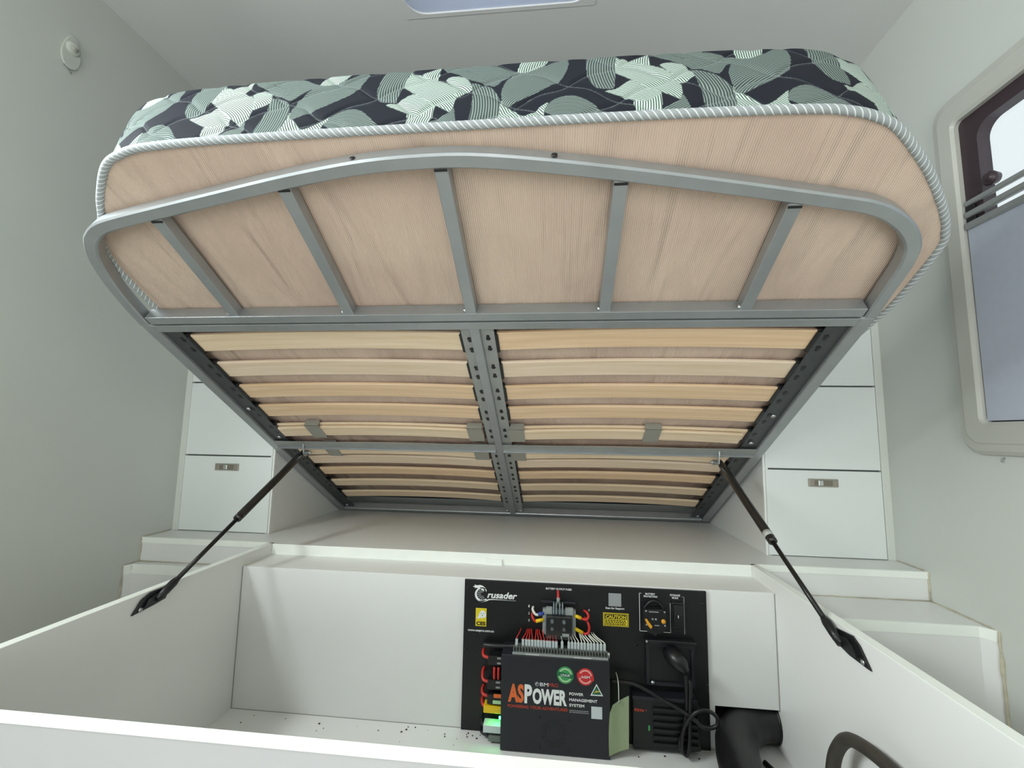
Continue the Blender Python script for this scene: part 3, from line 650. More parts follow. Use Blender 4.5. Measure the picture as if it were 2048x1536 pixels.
# ------------------------------------------------------------------ gas struts
def strut(label, top, bot, side, plate, lab):
    t = thing('gas_strut', label, 'gas strut', bot)
    T, B = Vector(top), Vector(bot); d = (B-T).normalized(); J = T.lerp(B, .575)
    bm = bmesh.new(); bm_tube(bm, [T+d*.012, T+d*.016, J-d*.012, J-d*.008, J-d*.007, J], [.0075, .0105, .0105, .0088, .0105, .0098], 14)
    cy = bm_obj('cylinder', bm, BLACKR, t, smooth=True)
    tube('rod', [J-d*.002, B-d*.02], .0050, RODM, t, 10)
    if lab: tube('label_band', [J-d*.030, J-d*.015], .0108, PVC, cy, 14)
    tube('end_fitting', [T-d*.004, T+d*.014], .0080, BLACKP, t, 10)
    tube('end_socket', [B-d*.040, B-d*.030, B-d*.010, B+d*.012], [.0062, .0085, .0085, .0070], BLACKP, t, 10)
    s = side
    X = XL+.0005 if s < 0 else XR-.0005
    pts = plate
    a0, a1 = (X, X+.004) if s < 0 else (X-.004, X)
    pl_ = prism('mounting_plate', pts, 'x', a0, a1, BLACKP, t, bev=.0008)
    cx = sum(p[0] for p in pts)/len(pts); cz = sum(p[1] for p in pts)/len(pts)
    mid_ = [(cx+(p[0]-cx)*.55, cz+(p[1]-cz)*.55) for p in pts]
    prism('plate_boss', mid_, 'x', a1 if s < 0 else a0-.006, a1+.006 if s < 0 else a0, BLACKP, t, bev=.001)
    ball = B+Vector((-s*.0, 0, 0)); tube('ball_stud', [Vector((X, B.y, B.z)), B+Vector((-s*.006, 0, 0))], .0055, BLACKP, t, 10)
    tip = min(pts); tube('screw', [(a1 if s < 0 else a0, tip[0]+.016, tip[1]+.006), ((a1+.0015) if s < 0 else a0-.0015, tip[0]+.016, tip[1]+.006)], .0045, ZINC, pl_, 8)
    return t
Lt, Lb = bl(-.643, .545, -.012), (-.7085, -.390, -.012)
Rt, Rb = bl(.636, .535, -.012), (.6095, -.385, -.020)
strut('black gas strut running down to the shaded panel of the locker', Lt, Lb, -1, [(-.446, -.034), (-.428, -.010), (-.408, -.0015), (-.372, -.0015), (-.366, -.012), (-.372, -.026), (-.400, -.030)], False)
strut('black gas strut with silver label band running down to the sunlit panel', Rt, Rb, 1, [(-.457, -.040), (-.432, -.012), (-.415, -.0030), (-.370, -.0085), (-.362, -.016), (-.368, -.034), (-.405, -.040)], True)
for x, s, sg in ((-.643, .545, 1), (.636, .535, -1)):
    xx = x+sg*.012
    lug = prism('strut_lug', [(.563, .001), (.580, .001), (.572, -.010), (.556, -.028), (.540, -.024), (.538, -.010)], 'x', xx-.0015, xx+.0015, ZINC, bed, BED)
    tube('lug_pin', [bl(x-sg*.004, s, -.012), bl(xx+sg*.014, s, -.012)], .0042, ZINC, bed, 10)
    tube('lug_nut', [bl(xx+sg*.002, s, -.012), bl(xx+sg*.009, s, -.012)], .0085, ZINC, bed, 6, smooth=False)

# ------------------------------------------------------------------ electrical board
YBD = YB-.0065          # front face of the board
bd = thing('electrical_board', 'black electrical mounting board with white printing in the locker', 'panel', (.172, YB, ZBOX))
box('board', (-.1185, .4635), (YBD, YB), (-.3795, -.0315), BOARD, bd, bev=.0008)
for x, z in ((-.110, -.052), (-.112, -.195), (.455, -.060), (.459, -.24), (.30, -.16)):
    tube('screw', [(x, YBD, z), (x, YBD-.0012, z)], .0032, RODM, bd, 8)
Y = YBD
# emblem: flaming wheel forming the first letter, then the rest of the name
bm = bmesh.new(); cw = Vector((-.0744, 0, -.0655)); n = 26
A = [(cw.x+.0178*math.cos(t), cw.z+.0172*math.sin(t)) for t in [math.radians(58+258*i/n) for i in range(n+1)]]
I = [(cw.x+.0010+.0138*math.cos(t), cw.z+.0010+.0136*math.sin(t)) for t in [math.radians(58+258*i/n) for i in range(n+1)]]
prev = None
for a, i in zip(A, I):
    cur = [bm.verts.new((q[0], Y-.0006, q[1])) for q in (a, i)]
    if prev: bm.faces.new((prev[0], cur[0], cur[1], prev[1]))
    prev = cur
bm_obj('emblem_wheel_rim', bm, PRINTW, bd)
bm = bmesh.new()
for k in range(9):
    t = math.radians(70+27*k); c_, s_ = math.cos(t), math.sin(t); c2, s2 = math.cos(t+.22), math.sin(t+.22)
    vs = [bm.verts.new((cw.x+.001+r*cc, Y-.0005, cw.z+.001+r*ss)) for r, cc, ss in ((.0125, c_, s_), (.0125, c2, s2), (.004, c2, s2), (.004, c_, s_))]
    bm.faces.new(vs)
bm_obj('emblem_wheel_spokes', bm, PRINTG, bd)
patch('emblem_flame', [(-.0975, -.0475), (-.092, -.0455), (-.0935, -.0425), (-.087, -.0445), (-.080, -.0430), (-.073, -.0445), (-.066, -.0495), (-.0625, -.056), (-.0640, -.0585), (-.0655, -.0540), (-.0700, -.0515), (-.0720, -.0540), (-.0685, -.0560), (-.0700, -.0575), (-.0765, -.0535), (-.0790, -.0495), (-.0840, -.0510), (-.0890, -.0500), (-.0930, -.0515), (-.0915, -.0490)], Y, PRINTW, bd, .0006)
patch('emblem_swoosh', [(-.0830, -.0800), (-.0740, -.0832), (-.0640, -.0815), (-.0560, -.0775), (-.0450, -.0765), (-.0130, -.0760), (-.0130, -.0752), (-.0440, -.0750), (-.0560, -.0752), (-.0650, -.0785), (-.0740, -.0797)], Y, PRINTW, bd, .0006)
text('emblem_lettering', 'rusader', -.0610, .0135, -.0728, -.0575, Y, PRINTW, bd, bold=.025, shear=.25)
bars('emblem_small_lettering', [(-.0137+i*.0031, -.0137+i*.0031+.0023, -.0772, -.0752) for i in range(8)], Y, PRINTG, bd)
# yellow sticker
st = patch('yellow_sticker', rect(-.0888, -.0618, -.1401, -.0978), Y, YEL, bd, .0005)
patch('sticker_lion_head', [(-.0865, -.1215), (-.082, -.117), (-.080, -.110), (-.0755, -.1040), (-.070, -.1028), (-.0652, -.1060), (-.0628, -.1115), (-.0632, -.1165), (-.0655, -.1200), (-.0700, -.1195), (-.0725, -.1225), (-.0755, -.1195), (-.0800, -.1220)], Y-.0005, PRINTW, st)
bars('sticker_lion_features', [(-.0765, -.0735, -.1105, -.1090), (-.0700, -.0672, -.1105, -.1090), (-.0735, -.0705, -.1160, -.1140), (-.0725, -.0715, -.1140, -.1110)], Y-.0009, PRINTG, st)
text('sticker_lettering', 'CES', -.0868, -.0638, -.1378, -.1292, Y-.0005, PRINTK, st, bold=.04)
text('web_address', 'www.cespro.com.au', -.1075, -.0425, -.1545, -.1490, Y, PRINTW, bd, bold=.02)
text('heading', 'BATTERY OUTPUT FUSES', .0841, .1466, -.0452, -.0408, Y, PRINTW, bd, bold=.02)
for ch, x, z in (('1', .043, -.0866), ('2', .0432, -.1032), ('3', .0434, -.1194), ('4', .1883, -.0880), ('5', .1883, -.1050)):
    text('numeral', ch, x-.0012, x+.0014, z-.0027, z+.0027, Y, PRINTW, bd, bold=.02)
patch('blank_code_patch', rect(.2353, .2653, -.0761, -.0461), Y, PRINTG, bd)
text('code_caption', 'Scan for Support', .2281, .2726, -.0840, -.0784, Y, PRINTW, bd, bold=.02)
cs = patch('caution_sticker', rect(.2222, .2822, -.1217, -.0914), Y, YEL, bd, .0005)
ring('caution_border', rrect(.2240, .2804, -.1201, -.0930, .0004, 1), rrect(.2250, .2794, -.1191, -.0940, .0004, 1), 'y', Y-.0009, Y-.0005, PRINTK, cs)
patch('caution_band', rect(.2262, .2782, -.1052, -.0950), Y-.0005, PRINTK, cs)
text('caution_lettering', 'CAUTION', .2280, .2764, -.1040, -.0962, Y-.0010, YEL, cs, bold=.03)
rr = random.Random(5); rc = []
for z in (-.1085, -.1125, -.1165):
    x = .2268
    while x < .275:
        wd = rr.uniform(.0025, .006); rc.append((x, min(x+wd, .2775), z-.0011, z+.0011)); x += wd+.0014
bars('caution_small_print', rc, Y-.0005, PRINTK, cs)
def line(x0, z0, x1, z1, w_=.0008): return (min(x0, x1)-w_/2, max(x0, x1)+w_/2, min(z0, z1)-w_/2, max(z0, z1)+w_/2)
bars('battery_outline', [line(.3085, -.0424, .3081, -.1287), line(.3081, -.1287, .3796, -.1283), line(.3085, -.0424, .3125, -.0424), line(.3796, -.1283, .3796, -.062)], Y, PRINTW, bd)
bars('storage_outline', [line(.4122, -.0463, .4115, -.1302), line(.4070, -.0463, .4122, -.0463)], Y, PRINTG, bd)
text('heading', 'BATTERY', .3225, .3450, -.0455, -.0412, Y, PRINTW, bd, bold=.02); text('heading', 'PROTECTION', .3185, .3500, -.0512, -.0470, Y, PRINTW, bd, bold=.02)
text('heading', 'STORAGE', .3796, .4031, -.0455, -.0412, Y, PRINTW, bd, bold=.02); text('heading', 'MODE', .3845, .3985, -.0515, -.0473, Y, PRINTW, bd, bold=.02)
bars('outlet_small_print', [(.3575, .3660, -.1600, -.1585), (.3690, .3730, -.1604, -.1589), (.3560, .3600, -.1775, -.1735)], Y, PRINTG, bd)
bars('slot', [(.0125, .2240, -.1455, -.1400)], Y-.0001, BLACKP, bd)

# battery breaker
cb = thing('circuit_breaker', 'black round-shouldered circuit breaker with yellow lever on the board', 'breaker', (.339, YBD, -.13))
prism('body', [(.3150, -.075), (.3220, -.070), (.3570, -.069), (.3640, -.074), (.3645, -.112), (.3560, -.121), (.3440, -.124), (.3390, -.130), (.3340, -.124), (.3230, -.121), (.3145, -.113)], 'y', Y-.026, Y, BLACKP, cb, bev=.002)
tube('bail', [(.3165, Y-.012, -.073), (.3280, Y-.014, -.058), (.3385, Y-.015, -.0535), (.3500, Y-.014, -.058), (.3620, Y-.012, -.073)], .0030, BLACKP, cb, 8, sm=4)
prism('lever', [(.3150, -.0915), (.3190, -.0890), (.3320, -.1060), (.3280, -.1110), (.3215, -.1040)], 'y', Y-.031, Y-.026, ORNG, cb, bev=.001)
tube('button', [(.3570, Y-.026, -.0935), (.3570, Y-.031, -.0935)], .0048, ORNG, cb, 14)
bars('print', [(.325, .347, -.0755, -.0735), (.331, .335, -.0920, -.0885), (.338, .3425, -.0925, -.0885), (.337, .348, -.1050, -.1030)], Y-.026, GREYC, cb)
for x, z in ((.3185, -.073), (.3605, -.0735), (.3190, -.1035), (.3610, -.1035)): tube('rivet', [(x, Y-.026, z), (x, Y-.0272, z)], .0022, GREYC, cb, 8)
# rocker switch
rk = thing('rocker_switch', 'black rocker switch under the storage mode heading', 'switch', (.395, YBD, -.12))
box('housing', (.381, .4105, ), (Y-.006, Y), (-.118, -.058), BLACKP, rk, bev=.002)
prism('rocker', [(Y-.006, -.112), (Y-.0075, -.112), (Y-.0125, -.085), (Y-.0095, -.063), (Y-.006, -.063)], 'x', .385, .4065, BLACKP, rk, bev=.0008)
bars('print', [(.394, .3955, -.090, -.084)], Y-.0128, PRINTW, rk)
# outlet with drop-down flap
ol = thing('power_outlet', 'large black power outlet with lipped cover below the breaker', 'outlet', (.375, YBD, -.25))
box('back_plate', (.3195, .4290), (Y-.008, Y), (-.2420, -.1475), BLACKP, ol, bev=.002)
box('hood', (.3165, .4320), (Y-.020, Y), (-.1475, -.1390), BLACKP, ol, bev=.002)
ring('rim', rrect(.320, .4285, -.241, -.149, .004, 4), rrect(.327, .4215, -.234, -.156, .003, 4), 'y', Y-.013, Y-.008, UNITM, ol)
tube('hinge_screw', [(.3335, Y-.008, -.2355), (.3335, Y-.0155, -.2355)], .0042, ZINC, ol, 12)
tube('screw', [(.3200, Y-.020, -.1425), (.3200, Y-.022, -.1425)], .0028, GREYC, ol, 8)
# plug and lead
pg = thing('power_plug', 'black moulded plug with a looped lead hanging from the outlet', 'plug', (.39, YBD, -.37))
bm = bmesh.new(); bm_tube(bm, [(.378, Y-.008, -.170), (.378, Y-.022, -.170), (.383, Y-.036, -.172), (.391, Y-.044, -.178), (.398, Y-.040, -.190), (.400, Y-.036, -.200)], [.019, .020, .0195, .0165, .0100, .0055], 16)
bm_obj('plug_body', bm, BLACKP, pg, smooth=True)
tube('lead', [(.400, Y-.036, -.198), (.403, Y-.035, -.235), (.402, Y-.034, -.285), (.394, Y-.036, -.320), (.386, Y-.036, -.345), (.389, Y-.036, -.362), (.399, Y-.036, -.367), (.406, Y-.034, -.352), (.406, Y-.030, -.300), (.408, Y-.030, -.230), (.4095, Y-.032, -.218), (.411, Y-.036, -.235), (.407, Y-.042, -.300), (.403, Y-.046, -.345), (.397, Y-.046, -.364), (.388, Y-.044, -.352), (.392, Y-.042, -.318), (.402, Y-.046, -.292), (.418, Y-.050, -.272), (.440, Y-.050, -.266), (.460, Y-.050, -.276), (.464, Y-.050, -.292), (.452, Y-.048, -.302), (.432, Y-.048, -.302), (.418, Y-.045, -.292), (.404, Y-.042, -.284), (.388, Y-.038, -.276), (.355, Y-.034, -.262), (.320, Y-.032, -.245), (.285, Y-.030, -.232), (.235, Y-.028, -.231)], .0042, RUBBER, pg, 8, sm=5)
# charger / inverter block low on the board
ch = thing('charger_block', 'black finned charger block low on the board behind the paper tag', 'charger', (.36, YBD, -.375))
prism('body', [(.2850, -.266), (.4260, -.262), (.4330, -.275), (.4330, -.366), (.2850, -.3705)], 'y', Y-.028, Y, BOARD, ch, bev=.002)
for k in range(6): box('fin', (.330, .4280), (Y-.033, Y-.028), (-.358+k*.0145, -.352+k*.0145), BOARD, ch, bev=.001)
bars('small_print', [(.289, .2935, -.291, -.285), (.295, .299, -.2915, -.2855), (.3005, .3045, -.291, -.286), (.306, .3095, -.2915, -.2865), (.314, .3155, -.290, -.286)], Y-.028, PRINTR, ch)
box('indicator', (.3185, .3225), (Y-.0295, Y-.028), (-.330, -.319), BADGEG, ch, bev=.0005)
box('lid', (.284, .428), (Y-.031, Y), (-.2665, -.258), UNITM, ch, bev=.0015)

# ------------------------------------------------------------------ power management unit
YU, UX0, UX1, UZ0, UZ1 = -.2000, -.0155, .2305, -.3775, -.1735
pu = thing('power_management_unit', 'black power management unit with orange and white lettering on the locker floor', 'power unit', ((UX0+UX1)/2, -.17, ZBOX))
prism('case', [(YU, UZ0), (YU, UZ1-.0015), (YU+.0015, UZ1), (YBD, UZ1+.002), (YBD, UZ0)], 'x', UX0, UX1, UNITM, pu, bev=.0012)
for x in (UX0+.01, UX1-.02): box('foot', (x, x+.012), (YU+.006, YBD-.006), (ZBOX, UZ0+.001), BLACKP, pu, bev=.0008)
bm = bmesh.new(); bm_box(bm, (.010, .2265), (-.192, -.150), (UZ1-.001, UZ1+.0045)); bm_box(bm, (.010, .2265), (-.184, -.178), (UZ1-.001, UZ1+.0105))
nf = 33
for k in range(nf):
    x = .0115+k*(.2145/(nf-1)); bm_box(bm, (x-.0010, x+.0010), (-.193, -.179), (UZ1+.004, UZ1+.0125))
bm_obj('fuse_strip', bm, COMB, pu)
box('strip_lip', (.009, .2275), (-.1975, -.1930), (UZ1-.001, UZ1+.0040), GREYC, pu, bev=.0006)
bars('strip_print', [(.040+i*.004, .0425+i*.004, UZ1+.0010, UZ1+.0028) for i in range(8)]+[(.150+i*.004, .1525+i*.004, UZ1+.0010, UZ1+.0028) for i in range(10)], -.1975, PRINTW, pu)
tube('terminal', [(.2285, -.185, UZ1), (.2285, -.185, UZ1+.012)], .0045, ZINC, pu, 10)
y = YU
text('brand_lettering', 'AS', .0010, .0372, -.2748, -.2352, y, PRINTO, pu, bold=.045)
text('brand_lettering', 'P', .0385, .0560, -.2748, -.2348, y, PRINTW, pu, bold=.045)
text('brand_lettering', 'OWER', .0570, .1345, -.2750, -.2415, y, PRINTW, pu, bold=.045)
text('maker_lettering', 'BM', .0735, .0925, -.2362, -.2288, y, PRINTW, pu); text('maker_lettering', 'PRO', .0940, .1150, -.2362, -.2288, y, PRINTR, pu)
ic = patch('maker_emblem', disc_pts(.0668, -.2325, .0046, 20), y, PRINTG, pu); patch('maker_emblem_bolt', [(.0650, -.2355), (.0690, -.2300), (.0695, -.2345)], y-.0004, UNITM, ic)
text('slogan', 'POWERING YOUR ADVENTURES', .0007, .1360, -.2858, -.2796, y, PRINTR, pu, bold=.012)
text('description', 'POWER', .1398, .1713, -.2508, -.2448, y, PRINTW, pu, bold=.02); text('description', 'MANAGEMENT', .1398, .2022, -.2630, -.2570, y, PRINTW, pu, bold=.02); text('description', 'SYSTEM', .1398, .1733, -.2745, -.2685, y, PRINTW, pu, bold=.02)
rc = []
for z in (-.2825, -.2862):
    x = .1400
    while x < .183:
        wd = rr.uniform(.002, .005); rc.append((x, x+wd, z-.0009, z+.0009)); x += wd+.0012
bars('small_print', rc, y, GREYC, pu)
def badge(cx, cz, base, band, light, word):
    b = patch('badge', disc_pts(cx, cz, .0188, 48, .0176), y, base, pu)
    ring('badge_ring', disc_pts(cx, cz, .0150, 24), disc_pts(cx, cz, .0118, 24), 'y', y-.0008, y-.0004, light, b)
    patch('badge_centre', disc_pts(cx, cz, .0095, 24), y-.0004, base, b)
    sl = .16
    patch('badge_band', [(cx-.0190, cz+.0030+sl*.019-.007), (cx+.0190, cz-sl*.019-.0045), (cx+.0190, cz-sl*.019+.0045), (cx-.0190, cz+.0030+sl*.019+.002)], y-.0009, band, b)
    text('badge_lettering', word, cx-.0100, cx+.0100, cz-.0024, cz+.0026, y-.0014, PRINTW, b, bold=.01)
badge(.1306, -.2092, BADGEG, BADGEGD, BADGEGL, 'LITHIUM'); badge(.1758, -.2098, BADGER, BADGER, BADGERL, 'AGM')
tr = patch('triangle_mark', [(.1868, -.2482), (.2150, -.2478), (.2006, -.2228)], y, PRINTW, pu)
patch('triangle_field', [(.1905, -.2455), (.2112, -.2452), (.2006, -.2268)], y-.0004, TRIG, tr)
patch('triangle_emblem', [(.1935, -.2435), (.1985, -.2385), (.2000, -.2345), (.2015, -.2380), (.2055, -.2365), (.2075, -.2405), (.2035, -.2390), (.2010, -.2410), (.1990, -.2405)], y-.0008, GOLD, tr)
patch('blank_code_patch', rect(.1888, .2127, -.2961, -.2709), y, WHITES, pu)
# fan opening: ring of radial slots
bm = bmesh.new()
for k in range(16):
    a = 2*math.pi*k/16
    for r_, q in ((.0265, .0035), (.0195, .0028)):
        cx, cz = .1062+r_*math.cos(a), -.3336+r_*math.sin(a)
        vs = [bm.verts.new((cx+q*math.cos(a+b_)*(1.3 if i % 2 else 1), y-.0004, cz+q*math.sin(a+b_))) for i, b_ in enumerate((0, 1.57, 3.14, 4.71))]; bm.faces.new(vs)
bm_obj('fan_slots', bm, BLACKP, pu)
for x, z in ((.073, -.302), (.139, -.302), (.073, -.366), (.139, -.366)): tube('fan_screw', [(x, y, z), (x, y-.0012, z)], .0026, BLACKP, pu, 8)
led = tube('status_led', [(UX0-.0005, -.178, -.3235), (UX0-.006, -.178, -.3235)], .0032, LEDM, pu, 10)
l = bpy.data.lights.new('led_glow', 'POINT'); l.energy = .022; l.color = (.1, 1, .25); l.shadow_soft_size = .004; o = bpy.data.objects.new('led_glow', l); C.objects.link(o); o.location = (UX0-.0125, -.180, -.3235)

# connectors plugged into the side of the unit, each with its lead from the board
def connector(label, z0, z1, m, cabm, bulge, xa=-.050, extra=None, cat='connector'):
    t = thing('side_connector', label, cat, (-.035, -.165, z0))
    box('plug', (xa, UX0), (-.182, -.156), (z0, z1), m, t, bev=.0015)
    zc = (z0+z1)/2
    tube('lead', [(-.064, YBD, zc+bulge*.7), (-.066, -.152, zc+bulge*.5), (-.062, -.166, zc+.002), (xa+.002, -.170, zc)], .0036, cabm, t, 8, sm=4)
    return t
c = connector('black side connector with short red lead, highest beside the unit', -.208, -.188, BLACKP, REDW, .012)
for z in (-.192, -.203): bars('print', [(-.028, -.019, z-.002, z+.002)], -.182, PRINTG, c)
c = connector('black side connector with long red lead and two red jumpers above', -.262, -.240, BLACKP, REDW, .024)
for x in (-.034, -.024): tube('jumper', [(x, -.180, -.238), (x, -.184, -.228), (x, -.182, -.212)], .0030, REDW, c, 8, sm=3)
for z in (-.245, -.256): bars('print', [(-.030, -.020, z-.002, z+.002)], -.182, PRINTG, c)
c = connector('black and green side connector with thick red lead above the yellow sleeve', -.294, -.272, BLACKP, REDW, .012)
box('terminal_block', (-.036, UX0), (-.186, -.182), (-.290, -.284), BADGEGL, c, bev=.0005); box('terminal_block', (-.034, UX0), (-.186, -.182), (-.277, -.270), PRINTO, c, bev=.0005)
connector('yellow insulated sleeve connector on a red lead', -.3135, -.2975, YELS, REDW, .010, -.058)
connector('white side connector lit green by the indicator lamp', -.3560, -.3390, WHITES, RUBBER, .010, -.058)
c = connector('grey side connector lowest beside the unit', -.374, -.362, COMB, RUBBER, .004, -.045)
cdt = tube('cable_loom', [(-.066, -.152, -.178), (-.04, -.158, -.176), (.0, -.160, -.174), (.010, -.160, -.172)], .0065, RUBBER, seg=10, sm=4); tag(cdt, 'short black cable loom running along the top corner of the unit', 'cable')

# fuse wires in their crimp sleeves
def wx(zx): return .0166+(zx-497)*(.2218-.0166)/653.
def fuse_wire(zx, zs, m, label, group, z0=-.1400):
    xc, xs = wx(zx), wx(zs)
    t = thing('fuse_wire', label, 'wire', (xc, -.170, UZ1+.006), group)
    box('crimp_sleeve', (xc-.0030, xc+.0030), (-.1735, -.1665), (UZ1+.0042, UZ1+.0225), WHITES, t, bev=.0008)
    zt = UZ1+.0215
    tube('wire', [(xs, YBD+.001, z0), (xs, YBD-.010, z0+.002), (xs+(xc-xs)*.35, -.160, z0-.002), (xc, -.170, zt+.004), (xc, -.170, zt)], .0013, m, t, 6, sm=4)
LR, GR = 'thin red fuse wire with pale crimp sleeve in the dense red row', 'red fuse wires on the power unit'
LW, GW = 'thin white fuse wire with pale crimp sleeve in the dense white row', 'white fuse wires on the power unit'
fuse_wire(497, 522, REDW, 'lone red fuse wire with pale sleeve apart from the red row', 'lone fuse wires')
for a, b in zip((545, 570, 592, 615, 638, 660, 682, 705, 728, 748, 772, 795), (572, 583, 594, 606, 640, 650, 664, 688, 744, 750, 758, 788)): fuse_wire(a, b, REDW, LR, GR)
fuse_wire(838, 824, WHITEW, 'lone white fuse wire with pale sleeve between the red and white rows', 'lone fuse wires')
for a, b in zip((888, 912, 935, 958, 982, 1005, 1030, 1052, 1075, 1100, 1125, 1150), (886, 893, 908, 926, 968, 974, 985, 1003, 1030, 1040, 1062, 1078)): fuse_wire(a, b, WHITEW, LW, GW)

# clear fuse holder above the unit
fb = thing('fuse_box', 'clear-lidded battery fuse box with four studs on the board', 'fuse box', (.1165, YBD, -.146))
box('base', (.0770, .1565), (Y-.014, Y), (-.1455, -.0865), GREYC, fb, bev=.002)
box('core', (.0860, .1470), (Y-.022, Y-.012), (-.1440, -.0975), BLACKP, fb, bev=.001)
box('clear_lid', (.0840, .1490), (Y-.034, Y-.012), (-.1460, -.0950), CLEARC, fb, bev=.0015)
for x, z in ((.100, -.109), (.128, -.109), (.100, -.125), (.128, -.125)):
    tube('stud', [(x, Y-.022, z), (x, Y-.029, z)], .0042, ZINC if z < -.12 else GREYC, fb, 6, smooth=False)
bars('lid_print', [(.124, .140, -.138, -.131)], Y-.0345, GREYC, fb)
for x0, x1 in ((.0855, .1000), (.1310, .1500)): box('lid_rib', (x0, x1), (Y-.020, Y-.010), (-.0955, -.0800), GREYC, fb, bev=.001)
ff = box('maxi_fuse', (.1020, .1270), (Y-.026, Y), (-.0945, -.0690), CLEARC, fb, bev=.0015)
for x in (.1035, .1095, .1180, .1245): box('fuse_blade', (x-.0012, x+.0012), (Y-.022, Y-.008), (-.0935, -.0700), WHITES, fb, bev=.0004)
box('bus_bar', (.0730, .1570), (Y-.008, Y), (-.0745, -.0690), UNITM, fb, bev=.0008)
tube('supply_lead', [(.1145, Y-.010, -.070), (.1145, Y-.014, -.062), (.1140, Y-.010, -.053), (.1138, Y, -.048)], .0030, REDW, fb, 8, sm=3)
tube('lead_sleeve', [(.1145, Y-.011, -.072), (.1145, Y-.014, -.058)], .0040, GREYC, fb, 8)
def fb_lead(label, pts, cab, sleeve, s0, s1):
    t = thing('fuse_lead', label, 'cable', pts[0])
    tube('cable', pts, .0030, cab, t, 8, sm=5); tube('sleeve', [s0, s1], .0043, sleeve, t, 8)
fb_lead('cream fuse box lead with blue sleeve beside numeral one', [(.0535, Y, -.0880), (.0530, Y-.010, -.0910), (.0600, Y-.014, -.0995), (.0700, Y-.013, -.1000), (.0790, Y-.012, -.0975)], WHITEW, BLUES, (.066, Y-.013, -.0995), (.0800, Y-.012, -.0965))
fb_lead('red fuse box lead with yellow sleeve beside numeral three', [(.0520, Y, -.1020), (.0520, Y-.010, -.1060), (.0590, Y-.014, -.1150), (.0680, Y-.013, -.1150), (.0800, Y-.012, -.1110)], REDW, YELS, (.0610, Y-.0135, -.1155), (.0800, Y-.012, -.1110))
fb_lead('red fuse box lead looping up from a yellow sleeve', [(.1770, Y, -.0900), (.1830, Y-.012, -.0895), (.1860, Y-.016, -.0970), (.1800, Y-.016, -.1045), (.1680, Y-.014, -.1020), (.1550, Y-.012, -.0985)], REDW, YELS, (.1690, Y-.014, -.1025), (.1540, Y-.012, -.0980))
fb_lead('red fuse box lead looping down to a yellow sleeve', [(.1780, Y, -.1060), (.1850, Y-.012, -.1120), (.1880, Y-.016, -.1240), (.1840, Y-.016, -.1350), (.1740, Y-.014, -.1360), (.1560, Y-.012, -.1285)], REDW, YELS, (.1730, Y-.014, -.1355), (.1540, Y-.012, -.1270))

# paper tag on its string
tg_ = thing('paper_tag', 'pale green paper tag hanging on a white string from the unit', 'tag', (.2515, -.195, -.37))
bm = bmesh.new(); N = 8; rows = []
TL, TRr, BRr, BLl = (.2305, -.268), (.273, -.2472), (.2717, -.3575), (.2274, -.3700)
for i in range(N+1):
    u = i/N; row = []
    for j in range(N+1):
        v = j/N; x = (TL[0]*(1-u)+TRr[0]*u)*(1-v)+(BLl[0]*(1-u)+BRr[0]*u)*v; z = (TL[1]*(1-u)+TRr[1]*u)*(1-v)+(BLl[1]*(1-u)+BRr[1]*u)*v
        if i == 0 and 0 < j < N: x -= .0035*math.sin(math.pi*v)*.6
        if j == 0 and i == 0: x += .004
        row.append(bm.verts.new((x, -.2015+.010*u+.003*math.sin(math.pi*u), z)))
    rows.append(row)
for i in range(N):
    for j in range(N): bm.faces.new((rows[i][j], rows[i+1][j], rows[i+1][j+1], rows[i][j+1]))
bmesh.ops.solidify(bm, geom=list(bm.faces), thickness=.0006)
pp = bm_obj('paper', bm, TAGM, tg_, smooth=False)
tube('string', [(.2478, -.168, -.2111), (.2500, -.190, -.222), (.2497, -.199, -.2575)], .0010, WHITEW, tg_, 6, sm=4)
tube('eyelet', [(.2497, -.2003, -.2585), (.2497, -.1965, -.2585)], .0022, GREYC, tg_, 8)

# ------------------------------------------------------------------ hoses
h = thing('air_duct', 'thick black rubber duct elbow entering the locker beside the board', 'duct', (.5, -.2, ZBOX))
pts = spline([(XR+.006, -.098, -.330), (.604, -.098, -.330), (.582, -.102, -.330), (.559, -.114, -.331), (.536, -.132, -.332), (.516, -.158, -.333), (.500, -.195, -.334), (.484, -.26, -.3345), (.468, -.38, -.3345)], 6)
tube('duct_body', pts, .0430, RUBBER, h, 28)
tube('duct_cuff', [(XR-.0005, -.098, -.330), (XR-.004, -.098, -.330)], .0450, BLACKP, h, 28)
hh = tube('water_hose', [(.572, -.392, ZBOX+.012), (.575, -.398, -.300), (.580, -.404, -.220), (.586, -.412, -.185), (.590, -.432, -.160), (.594, -.462, -.150), (.598, -.505, -.146), (.602, -.555, -.150), (.606, -.62, -.160), (.606, -.70, -.180), (.604, -.765, -.200)], .0105, HOSEG, seg=14, sm=6)
tag(hh, 'dark grey hose arching against the sunlit locker panel', 'hose')
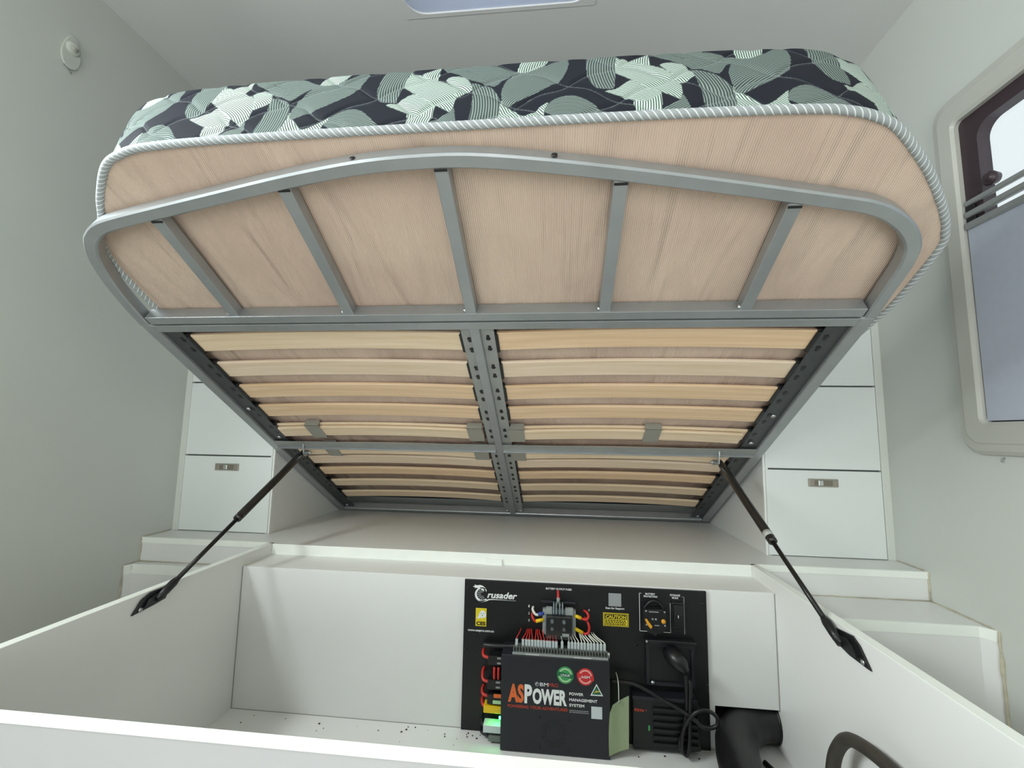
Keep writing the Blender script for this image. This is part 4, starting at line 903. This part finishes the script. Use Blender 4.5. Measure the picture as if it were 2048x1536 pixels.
cc = tube('thin_cable', [(.566, -.172, ZBOX+.006), (.574, -.20, ZBOX+.006), (.581, -.25, ZBOX+.006), (.583, -.31, ZBOX+.006), (.586, -.36, ZBOX+.006)], .0058, RUBBER, seg=10, sm=5)
tag(cc, 'thin black cable lying on the locker floor beside the duct', 'cable')

bm = bmesh.new(); rg = random.Random(11)
for _ in range(45):
    x = rg.gauss(-.06, .12) if rg.random() < .6 else rg.uniform(XL+.03, .45); yy = YB-.010-abs(rg.gauss(0, .03)); r_ = rg.uniform(.0006, .0017)
    if x < XL+.02 or x > .47 or (UX0-.004 < x < UX1+.05 and yy > -.206): continue
    bm_box(bm, (x-r_, x+r_*rg.uniform(.6, 1.6)), (yy-r_, yy+r_*rg.uniform(.6, 1.5)), (ZBOX-.0002, ZBOX+r_*.9))
cr_ = bm_obj('floor_crumbs', bm, WOODD); cr_['kind'] = 'stuff'; tag(cr_, 'scattered dark crumbs on the white locker floor', 'crumbs')
# ------------------------------------------------------------------ reading lamp on the left wall
rl = thing('reading_lamp', 'small white egg-shaped reading lamp high on the wall', 'lamp', (XWL, -.36, 1.245))
prism('wall_plate', [(-.36+.022*math.cos(t)*(1-.25*math.sin(t)), 1.292+.045*math.sin(t)) for t in [2*math.pi*i/28 for i in range(28)]], 'x', XWL, XWL+.006, LAMPP, rl, bev=.002)
tube('lamp_head', [(XWL+.005, -.360, 1.302), (XWL+.010, -.360, 1.302), (XWL+.014, -.360, 1.301)], [.0175, .0165, .011], LAMPP, rl, 18)
tube('lens_ring', [(XWL+.014, -.360, 1.301), (XWL+.0148, -.360, 1.301)], .0085, WFRAME, rl, 18)
tube('wire_tail', [(XWL+.003, -.372, 1.250), (XWL+.004, -.362, 1.245), (XWL+.003, -.352, 1.238)], .0012, GREYC, rl, 6)
nl = tube('wall_nail', [(XWR, -.231, .300), (XWR-.006, -.231, .297), (XWR-.0065, -.231, .291)], .0016, GREYC, seg=6); tag(nl, 'tiny bent nail in the wall under the window', 'nail')
